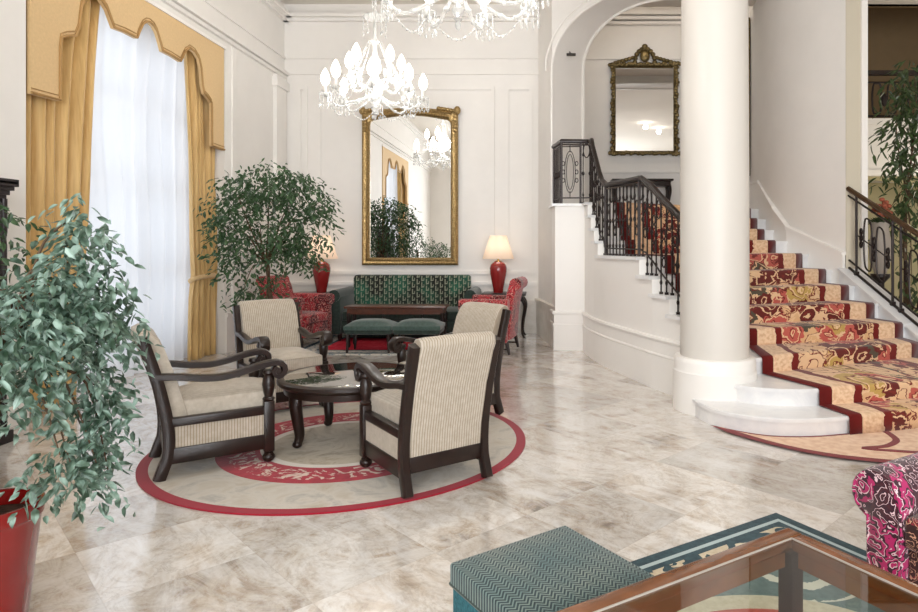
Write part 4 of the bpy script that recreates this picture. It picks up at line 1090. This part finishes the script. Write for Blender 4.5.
def tub(label, loc, rz):
    t = thing('armchair', label, 'armchair', loc, rz, 'red floral armchairs beside the sofa')
    R = M['redfloral']
    m = MB(); m.rbox(-.31, -.30, .16, .31, .30, .36, .02); m.build('base', R, t)
    m = MB(); m.rbox(-.27, -.22, .36, .27, .33, .48, .035, 3, dome=.03); m.build('seat_cushion', R, t)
    m = MB(); P = smoothpath([(0, -.30, .2), (0, -.33, .6), (0, -.38, .85), (0, -.42, .97)], 4)
    m.ribbon(P, (1, 0, 0), [.60]*9+[.58, .56, .52, .46], .14); m.tube([(-.27, -.43, .95), (.27, -.43, .95)], .085, 12); m.build('backrest', R, t)
    for s in (-1, 1):
        m = MB(); m.rbox(s*.36-.06, -.34, .16, s*.36+.06, .30, .66, .03); m.tube([(s*.37, -.36, .67), (s*.37, .32, .67)], .085, 14); m.build('arm', R, t)
        for y in (-.32, .28): m = MB(); m.tube([(s*.33, y, .17), (s*.34, y*1.12, 0)], [.03, .018], 8); m.build('leg', M['darkwood'], t)
        m = MB(); m.tube([(s*.335, -.33, .07), (s*.335, .30, .07)], .012, 6); m.build('stretcher', M['darkwood'], t)
    return t
ra = tub('red floral armchair at the left of the sofa, behind a striped armchair', (-3.62, 9.42, .013), face(-15))
dup(ra, (-.78, 9.05, .013), face(172), 'red floral armchair at the right of the sofa, turned to the left')
def side_table(label, loc):
    t = thing('side_table', label, 'side table', loc, 0, 'side tables carrying the red lamps')
    m = MB(); m.rbox(-.36, -.25, .685, .36, .25, .72, .01); m.build('tabletop', M['darkwood'], t)
    m = MB(); m.rbox(-.31, -.2, .59, .31, .2, .686, .006); m.build('apron', M['darkwood'], t)
    for x in (-1, 1):
        for y in (-1, 1):
            m = MB(); P = smoothpath([(x*.29, y*.18, .64), (x*.345, y*.215, .52), (x*.31, y*.19, .26), (x*.30, y*.185, .08), (x*.335, y*.2, .0)], 4); n = len(P)
            m.tube(P, [.034-.018*min(1, i/(n-3)) for i in range(n-1)]+[.024], 8); m.build('leg', M['darkwood'], t)
    return t
sa = side_table('dark side table with curved legs behind the right red armchair', (-.65, 10.5, 0))
dup(sa, (-3.73, 10.5, 0), 0, 'dark side table under the left red lamp, hidden behind the left red armchair')
def lamp(label, loc):
    t = thing('table_lamp', label, 'lamp', loc, 0, 'red vase lamps on either side of the sofa')
    m = MB(); m.lathe([(.075, 0), (.08, .02), (.085, .06), (.115, .2), (.14, .34), (.142, .40), (.125, .46), (.085, .495), (.07, .50), (.07, .51)], 28); m.build('vase_base', M['redvase'], t)
    m = MB(); m.lathe([(.05, .508), (.05, .52), (.015, .53), (.012, .62)], 12); m.build('socket', M['brass'], t)
    m = MB(); m.lathe([(.26, .555), (.245, .60), (.20, .74), (.155, .88), (.14, .935)], 32); m.f = m.f[:-2]; m.mi = m.mi[:-2]; m.build('lamp_shade', M['shade'], t)
    m = MB(); m.ellip((0, 0, .68), .04, .04, .06, 10, 8); m.build('light_bulb', M['bulb'], t)
    return t
la = lamp('red vase lamp with a lit cream shade, right of the large gilt mirror', (-.75, 10.5, .72))
dup(la, (-3.65, 10.5, .72), 0, 'red vase lamp with a lit cream shade, left of the sofa behind ficus leaves')

# ------------------------------------------------------------------ mirrors
def framed_mirror(name, label, loc, w, h, fw, depth, gold, arch=0.0, crest=False, rz=0.0, tilt=0.0):
    t = thing(name, label, 'mirror', loc, rz)
    def outline(d, r):
        x0, x1, z0, z1 = -w/2+d, w/2-d, d, h-d; P = [(x0, z0), (x1, z0)]
        a = arch
        P += [(x1, z1-a-r)]+[(x1-r+r*math.cos(q), z1-a-r+r*math.sin(q)) for q in [PI/2*i/5 for i in range(1, 6)]]
        P += [(x1-r+(x0-x1+2*r)*i/12, z1-a+a*math.sin(PI*i/12)) for i in range(1, 12)]
        P += [(x0+r+r*math.cos(q), z1-a-r+r*math.sin(q)) for q in [PI/2+PI/2*i/5 for i in range(0, 6)]]+[]
        return P
    m = MB(); lv = [(0.0, 0.0, .004), (0.0, -depth*.7, .006), (fw*.25, -depth, .015), (fw*.5, -depth*.75, .03), (fw*.75, -depth*.95, .06), (fw, -depth*.5, .10 if arch else .006), (fw, -.012, .10 if arch else .006)]
    rs = [[(x, y, z) for x, z in outline(d, r)] for d, y, r in lv]; n = len(rs[0])
    for r in rs: m.v += r
    for j in range(len(rs)-1):
        for i in range(n): m.f.append([j*n+i, j*n+(i+1) % n, (j+1)*n+(i+1) % n, (j+1)*n+i]); m.mi.append(0)
    m.build('frame', gold, t, smooth=50)
    m = MB(); g_ = [(x, -.014, z) for x, z in outline(fw, .10 if arch else .006)]; m.add(g_, [tuple(range(n))]); m.build('mirror_glass', M['mirror'], t, smooth=0)
    return t
bm_ = framed_mirror('wall_mirror', 'large gold framed mirror with a curved top on the back wall above the sofa', (-2.265, YB-.035, 1.16), 1.62, 2.66, .125, .08, M['gold'], .07)
for s in (-1, 1):
    m = MB()
    for k in range(7): m.ellip((s*(.79-.05*k), -.06, 2.60+.008*k), .045, .035, .035, 8, 6)
    for k in range(6): m.ellip((s*.765, -.06, 2.58-.06*k), .04, .035, .045, 8, 6)
    m.ellip((s*.80, -.07, 2.61), .06, .045, .075, 10, 6); m.build('corner_ornament', M['gold'], bm_)
gm = framed_mirror('wall_mirror', 'dark gilt carved mirror with a crest on the landing wall behind the arch', (2.02, 12.87, 3.32), 1.30, 1.80, .07, .06, M['darkgold'])
rnd = random.Random(9)
for nm, pts in (('carving', [(-.64+.02*rnd.uniform(-1, 1), .06*k) for k in range(31)]), ('carving', [(.64+.02*rnd.uniform(-1, 1), .06*k) for k in range(31)]), ('carving', [(-.70+.047*k, .02+.015*rnd.uniform(-1, 1)) for k in range(31)]), ('carving', [(-.70+.047*k, 1.80+.02*rnd.uniform(-1, 1)) for k in range(31)])):
    m = MB()
    for x, z in pts: m.ellip((x, -.05, z), .04+.012*rnd.random(), .03, .035+.012*rnd.random(), 7, 5)
    m.build(nm, M['darkgold'], gm)
m = MB()
for a in range(11):
    q = PI*a/10; m.ellip((.20*math.cos(q), -.05, 1.84+.27*math.sin(q)), .05, .035, .05, 8, 5)
for s in (-1, 1):
    for k in range(6): m.ellip((s*(.24+.07*k), -.05, 1.93-.02*k), .05, .03, .04, 8, 5)
m.ellip((0, -.05, 2.16), .06, .04, .05, 8, 5); m.ellip((0, -.055, 1.96), .10, .04, .12, 12, 8); m.build('crest', M['darkgold'], gm)
t = thing('console_table', 'dark console table against the landing wall behind the balustrade', 'table', (1.92, 12.62, 2.09))
m = MB(); m.rbox(-.60, -.2, .66, .60, .2, .70, .01); m.build('tabletop', M['darkwood'], t)
m = MB(); m.rbox(-.55, -.17, .56, .55, .17, .66, .01); m.build('apron', M['darkwood'], t)
for x in (-.52, .52):
    for y in (-.13, .13): m = MB(); m.tube(smoothpath([(x, y, .6), (x*1.04, y, .45), (x*.97, y, .2), (x*1.0, y, 0)], 4), [.04-.0016*i for i in range(13)], 8); m.build('leg', M['darkwood'], t)
t = thing('framed_panel', 'tall dark framed panel on the stair wall, a sliver beside the column', 'panel', (3.58, 11.65, 2.70), -PI/2)
m = MB(); m.rbox(-.55, -.04, 0, .55, -.0, 2.75, .01); m.build('frame', M['darkgold'], t)
m = MB(); m.box(-.46, -.046, .09, .46, -.04, 2.66); m.build('panel', M['blackwood'], t, smooth=0)

# ------------------------------------------------------------------ chandeliers
def chandelier(label, loc):
    t = thing('chandelier', label, 'chandelier', loc, 0, 'crystal chandeliers')   # origin at the bottom drop
    K = M['crystal']
    m = MB(); m.lathe([(0, .10), (.03, .12), (.05, .16), (.02, .20), (.04, .22), (.075, .26), (.06, .31), (.03, .36), (.03, .48), (.06, .52), (.035, .58), (.03, .7), (.07, .76), (.035, .82), (.025, .95), (.06, 1.0), (.02, 1.05), (.015, 2.0), (.05, 2.05), (.06, 2.30)], 14); m.build('stem', K, t)
    m = MB(); m.lathe([(.0, .06), (.035, .09), (0, .14)], 8); m.ellip((0, 0, .045), .022, .022, .04, 8, 6); m.build('drop', K, t)
    # crown of drops above
    m = MB(); m.lathe([(.02, 1.27), (.14, 1.30), (.15, 1.32), (.02, 1.35)], 16); m.build('crown', K, t)
    def pend(mb, p, L, r=.011):
        x, y, z = p; k = max(2, int(L/.028))
        for i in range(k-1): mb.ellip((x, y, z-.012-.028*i), .008, .008, .016, 5, 4)
        mb.lathe([(0, -.055), (r, -.03), (r*.75, -.008), (0, 0)], 6, (x, y, z-.02-.028*(k-1)))
    m = MB()
    for k in range(10):
        a = 2*PI*k/10; pend(m, (.145*math.cos(a), .145*math.sin(a), 1.31), .22 if k % 2 else .14, .013)
    m.tube([(.145*math.cos(2*PI*i/20), .145*math.sin(2*PI*i/20), 1.315) for i in range(20)], .006, 5, closed=True)
    m.build('pendants', K, t)
    def arm_set(n, R, z0, zc, ph, L):
        for k in range(n):
            a = 2*PI*k/n+ph; c, s = math.cos(a), math.sin(a)
            prof = smoothpath([(.04, 0, z0), (R*.35, 0, z0-.10), (R*.72, 0, z0-.16), (R*.97, 0, z0-.04), (R, 0, zc)], 5)
            m = MB(); m.tube([(p.x*c, p.x*s, p.z) for p in prof], [.017-.0004*i for i in range(len(prof))], 7)
            for i in range(2, len(prof)-1, 3): m.ellip((prof[i].x*c, prof[i].x*s, prof[i].z), .026, .026, .02, 7, 5)
            arm = m.build('arm', K, t)
            m = MB(); m.lathe([(.012, zc-.01), (.05, zc+.005), (.075, zc+.03), (.07, zc+.032), (.03, zc+.015)], 12, (R*c, R*s, 0)); m.build('drip_pan', K, arm)
            m = MB(); m.lathe([(.018, zc+.02), (.018, zc+.13)], 8, (R*c, R*s, 0)); m.build('candle', M['white'], arm)
            m = MB(); m.lathe([(.02, zc+.13), (.045, zc+.16), (.058, zc+.205), (.05, zc+.26), (.025, zc+.315), (.006, zc+.345)], 12, (R*c, R*s, 0)); m.build('bulb', M['bulb'], arm)
            m = MB()
            for j in range(8):
                b = 2*PI*j/8; pend(m, (R*c+.07*math.cos(b), R*s+.07*math.sin(b), zc+.03), L, .012)
            m.tube([(R*c+.07*math.cos(2*PI*i/16), R*s+.07*math.sin(2*PI*i/16), zc+.033) for i in range(16)], .005, 5, closed=True); m.build('pendants', K, arm)
    arm_set(8, .60, .33, .29, .2, .15)
    arm_set(5, .34, .54, .55, .5, .13)
    for k in range(8):   # bead swags between the arms and up to the crown
        a0, a1 = 2*PI*k/8+.2, 2*PI*(k+1)/8+.2
        def f1(u):
            a = a0+(a1-a0)*u; R = .60-.10*math.sin(PI*u); return (R*math.cos(a), R*math.sin(a), .30-.20*math.sin(PI*u))
        def f2(u):
            R = .08+(.60-.08)*u; return (R*math.cos(a0), R*math.sin(a0), 1.0-.69*u-.14*math.sin(PI*u))
        for f, n in ((f1, 13), (f2, 12)):
            m = MB(); m.tube([f(i/16) for i in range(17)], .003, 4)
            for i in range(n): m.ellip(f(i/(n-1)), .010, .010, .012, 5, 4)
            m.build('bead_swag', K, t)
    return t
cz = WP(375, 121, 8.1).z
ch = chandelier('lit crystal chandelier hanging in front of the large gilt mirror', (-2.14, 8.1, cz))
dup(ch, (-.62, 4.62, cz-.03), .35, 'crystal chandelier nearer the viewer, only its lowest drops showing at top')
# ceiling downlights and the small spotlight in the arch
def downlight(label, loc):
    t = thing('downlight', label, 'downlight', loc, 0, 'ceiling downlights seen in the landing mirror')
    m = MB(); m.lathe([(.07, -.012), (.10, -.014), (.105, -.004), (.105, 0), (.07, 0)], 20); m.build('trim_ring', M['white'], t)
    m = MB(); m.lathe([(0, -.006), (.07, -.006)], 20); m.build('lens', M['downlight'], t)
    return t
d1 = downlight('lit ceiling downlight seen in the landing mirror, the left one', (3.4, 4.3, ZC))
dup(d1, (4.0, 3.4, ZC), 0, 'lit ceiling downlight seen in the landing mirror, the right one')
t = thing('spotlight', 'small dark spotlight on the underside of the arch above the landing', 'spotlight', WP(571, 54.5, 9.9))
m = MB(); m.tube([(-.07, 0, .0), (.07, .02, .005)], .022, 10); m.tube([(0, .0, 0), (-.02, .03, .05)], .01, 6); m.build('lamp_body', M['spotmetal'], t)

# ------------------------------------------------------------------ foreground
AX, BX = Vector((-.848, -.530, 0)), Vector((.530, -.848, 0)); ANG = math.atan2(AX.y, AX.x)
# local axes: x along AX, y = perpendicular (to the left of x) ; BX = +y rotated: (0.53,-0.848) is 90 deg left of AX
def loc_xy(P, u, v): return (P[0]+AX.x*u+BX.x*v, P[1]+AX.y*u+BX.y*v)
m = MB(); m.rbox(0, 0, .001, 2.5, 2.1, .013, .003, 1); r2 = m.build('border_rug', M['bluerug']); r2.location = (1.29, 3.56, 0); r2.rotation_euler = (0, 0, ANG)
tag(r2, 'navy bordered rug with cream scrolls under the wooden glass table', 'rug')
TB = (.865, 2.272); TL, TW, RIM, ZT = 1.15, .92, .062, .50
t = thing('coffee_table', 'wooden framed coffee table with a clear glass top in the front right corner', 'table', (TB[0], TB[1], .013), ANG)
z0, z1 = ZT-.013-.045, ZT-.013
for nm, (x0, y0, x1, y1) in (('top_rail', (0, 0, TL, RIM)), ('top_rail', (0, TW-RIM, TL, TW)), ('top_rail', (0, RIM, RIM, TW-RIM)), ('top_rail', (TL-RIM, RIM, TL, TW-RIM))):
    m = MB(); m.rbox(x0, y0, z0, x1, y1, z1, .007, 2); m.build(nm, M['tablewood'], t)
m = MB(); o = .004
for q in ((RIM, RIM, TL-RIM, RIM+o), (RIM, TW-RIM-o, TL-RIM, TW-RIM), (RIM, RIM, RIM+o, TW-RIM), (TL-RIM-o, RIM, TL-RIM, TW-RIM)): m.box(q[0], q[1], z1-.003, q[2], q[3], z1+.002)
m.build('glass_edge', M['pale_stone'], t, smooth=0)
m = MB(); m.add([(RIM, RIM, z1-.003), (TL-RIM, RIM, z1-.003), (TL-RIM, TW-RIM, z1-.003), (RIM, TW-RIM, z1-.003)], [(0, 1, 2, 3)]); m.build('glass_top', M['tableglass'], t, smooth=0)
for x in (.02, TL-.085):
    for y in (.02, TW-.085):
        m = MB(); m.rbox(x, y, 0, x+.06, y+.06, z0, .006); m.build('leg', M['darkwood'], t)
        m = MB(); 
for nm, q in (('apron', (.03, .03, TL-.03, .05)), ('apron', (.03, TW-.05, TL-.03, TW-.03)), ('apron', (.03, .05, .05, TW-.05)), ('apron', (TL-.05, .05, TL-.03, TW-.05))):
    m = MB(); m.box(q[0], q[1], z0-.055, q[2], q[3], z0); m.build(nm, M['tablewood'], t, smooth=0)
# teal footstool
OA = math.atan2(-.594, -.804)
t = thing('footstool', 'teal chevron upholstered footstool in front of the glass table', 'footstool', (.083, 2.485, .006), OA)
LU, LV = .505, .57
m = MB(); m.rbox(0, 0, .335, LU, LV, .41, .028, 3, dome=.014); m.build('seat_top', M['chevron'], t)
m = MB(); m.rbox(.006, .006, .20, LU-.006, LV-.006, .335, .012); m.build('side_band', M['teal'], t)
m = MB(); P = [(.004, .004, .338), (LU-.004, .004, .338), (LU-.004, LV-.004, .338), (.004, LV-.004, .338)]; m.tube(P, .008, 6, closed=True); m.build('piping', M['darkgreen'], t)
for x in (.06, LU-.06):
    for y in (.06, LV-.06):
        m = MB(); m.lathe([(.012, .035), (.022, .05), (.016, .07), (.03, .11), (.034, .14), (.022, .155), (.032, .17), (.032, .205)], 14, (x, y, 0)); lg = m.build('leg', M['redwood'], t)
        m = MB(); m.ellip((x, y, .02), .02, .012, .02, 10, 8); m.build('caster', M['brass'], lg)
# magenta damask armchair at the right edge
t = thing('armchair', 'magenta damask armchair with rolled arms at the lower right edge', 'armchair', (1.755, 2.36, .013), math.radians(211-90))
D = M['damask']
AWx = .34
for s in (-1, 1):
    m = MB(); x = s*AWx
    prof = [(x-s*.075, .10), (x-s*.08, .45)]
    # scroll outline in x,z : rolls outward
    out = [(x-s*.07, .12), (x-s*.075, .50)]
    for i in range(15):
        a = PI*.95-(PI*1.32)*i/14; out.append((x+s*(.03+.10*math.cos(a)), .505+.10*math.sin(a)))
    out += [(x+s*.065, .42), (x+s*.06, .12)]
    n = len(out); ys = [-.40, -.3, .0, .27, .30, .305]; sc2 = [1, 1, 1, 1, .97, .90]
    cx_, cz_ = x, .42; 
    for y, q in zip(ys, sc2):
        for (xx, zz) in out: m.v.append((cx_+(xx-cx_)*q, y, cz_+(zz-cz_)*q))
    for j in range(len(ys)-1):
        for k in range(n): m.f.append([j*n+k, j*n+(k+1) % n, (j+1)*n+(k+1) % n, (j+1)*n+k]); m.mi.append(0)
    m.f += [list(range(n)), list(range((len(ys)-1)*n, len(ys)*n))]; m.mi += [0, 0]
    ar = m.build('arm', D, t, smooth=50)
    m = MB(); m.tube([(cx_+(xx-cx_)*.93, .303, cz_+(zz-cz_)*.93) for xx, zz in out], .007, 6, closed=True); m.build('piping', D, ar)
m = MB(); m.rbox(-.27, -.35, .12, .27, .26, .33, .02); m.build('base', M['damask_seat'], t)
m = MB(); m.rbox(-.265, -.25, .33, .265, .29, .45, .04, 3, dome=.03); m.build('seat_cushion', M['damask_seat'], t)
m = MB(); P = smoothpath([(0, -.33, .15), (0, -.37, .5), (0, -.43, .85)], 5); m.ribbon(P, (1, 0, 0), .62, .16); m.tube([(-.30, -.46, .86), (.30, -.46, .86)], .095, 14); m.build('backrest', D, t)
for x in (-.30, .30):
    for y in (-.33, .25): m = MB(); m.lathe([(.018, 0), (.03, .04), (.028, .13)], 10, (x, y, 0)); m.build('leg', M['darkwood'], t)

# ------------------------------------------------------------------ light
def area(name, loc, rot, sx, sy, power, color=(1,1,1)):
    l = bpy.data.lights.new(name, 'AREA'); l.shape = 'RECTANGLE'; l.size = sx; l.size_y = sy; l.energy = power; l.color = color
    o = bpy.data.objects.new(name, l); COL.objects.link(o); o.location = loc; o.rotation_euler = rot; return o
def point(name, loc, power, color=(1, .85, .68), r=.1):
    l = bpy.data.lights.new(name, 'POINT'); l.energy = power; l.color = color; l.shadow_soft_size = r
    o = bpy.data.objects.new(name, l); COL.objects.link(o); o.location = loc; return o
w = bpy.data.worlds.new('overcast_sky'); SC.world = w; w.use_nodes = True
bg = w.node_tree.nodes['Background']; bg.inputs[0].default_value = lin((232, 240, 255)); bg.inputs[1].default_value = 0.4
for a, b in WIN: area('window_daylight', (XL-.75, (a+b)/2, 2.3), (0, -PI/2, 0), 3.9, 3.2, 58, (.95, .97, 1.0))
for x, y in ((-2.14, 8.1), (-.6, 4.6)): point('chandelier_light', (x, y, 3.65), 95, (1, .97, .94), .15)
for x, y in ((-3.65, 10.5), (-.75, 10.5)): point('lamp_light', (x, y, 1.45), 2.6, (1, .89, .78), .08)
area('front_fill', (1.0, YF-.45, 2.45), (PI/2, 0, 0), 6.8, 4.2, 900, (.97, .98, 1.0))  # added soft fill from behind the camera, through the invented window
for x, y in ((3.4, 4.3), (4.0, 3.4)): point('downlight_glow', (x, y, ZC-.15), 7, (1, .92, .82), .08)
point('gallery_fill', (6.2, 9.8, 2.2), 34, (1, .88, .7), .25)  # two unseen points added to brighten the gallery and corridor
point('gallery_fill', (6.8, 10.2, 3.9), 10, (1, .88, .72), .25)
point('landing_light', (2.2, 11.0, 6.18), 34, (1, .9, .78), .25)
SC.view_settings.view_transform = 'Standard'; SC.view_settings.look = 'None'; SC.view_settings.gamma = 1.0
SC.view_settings.exposure = -0.14; SC.view_settings.use_curve_mapping = False
SC.cycles.max_bounces = 10; SC.cycles.diffuse_bounces = 5; SC.cycles.transparent_max_bounces = 24; SC.cycles.sample_clamp_indirect = 8.0
SC.cycles.caustics_reflective = False; SC.cycles.caustics_refractive = False
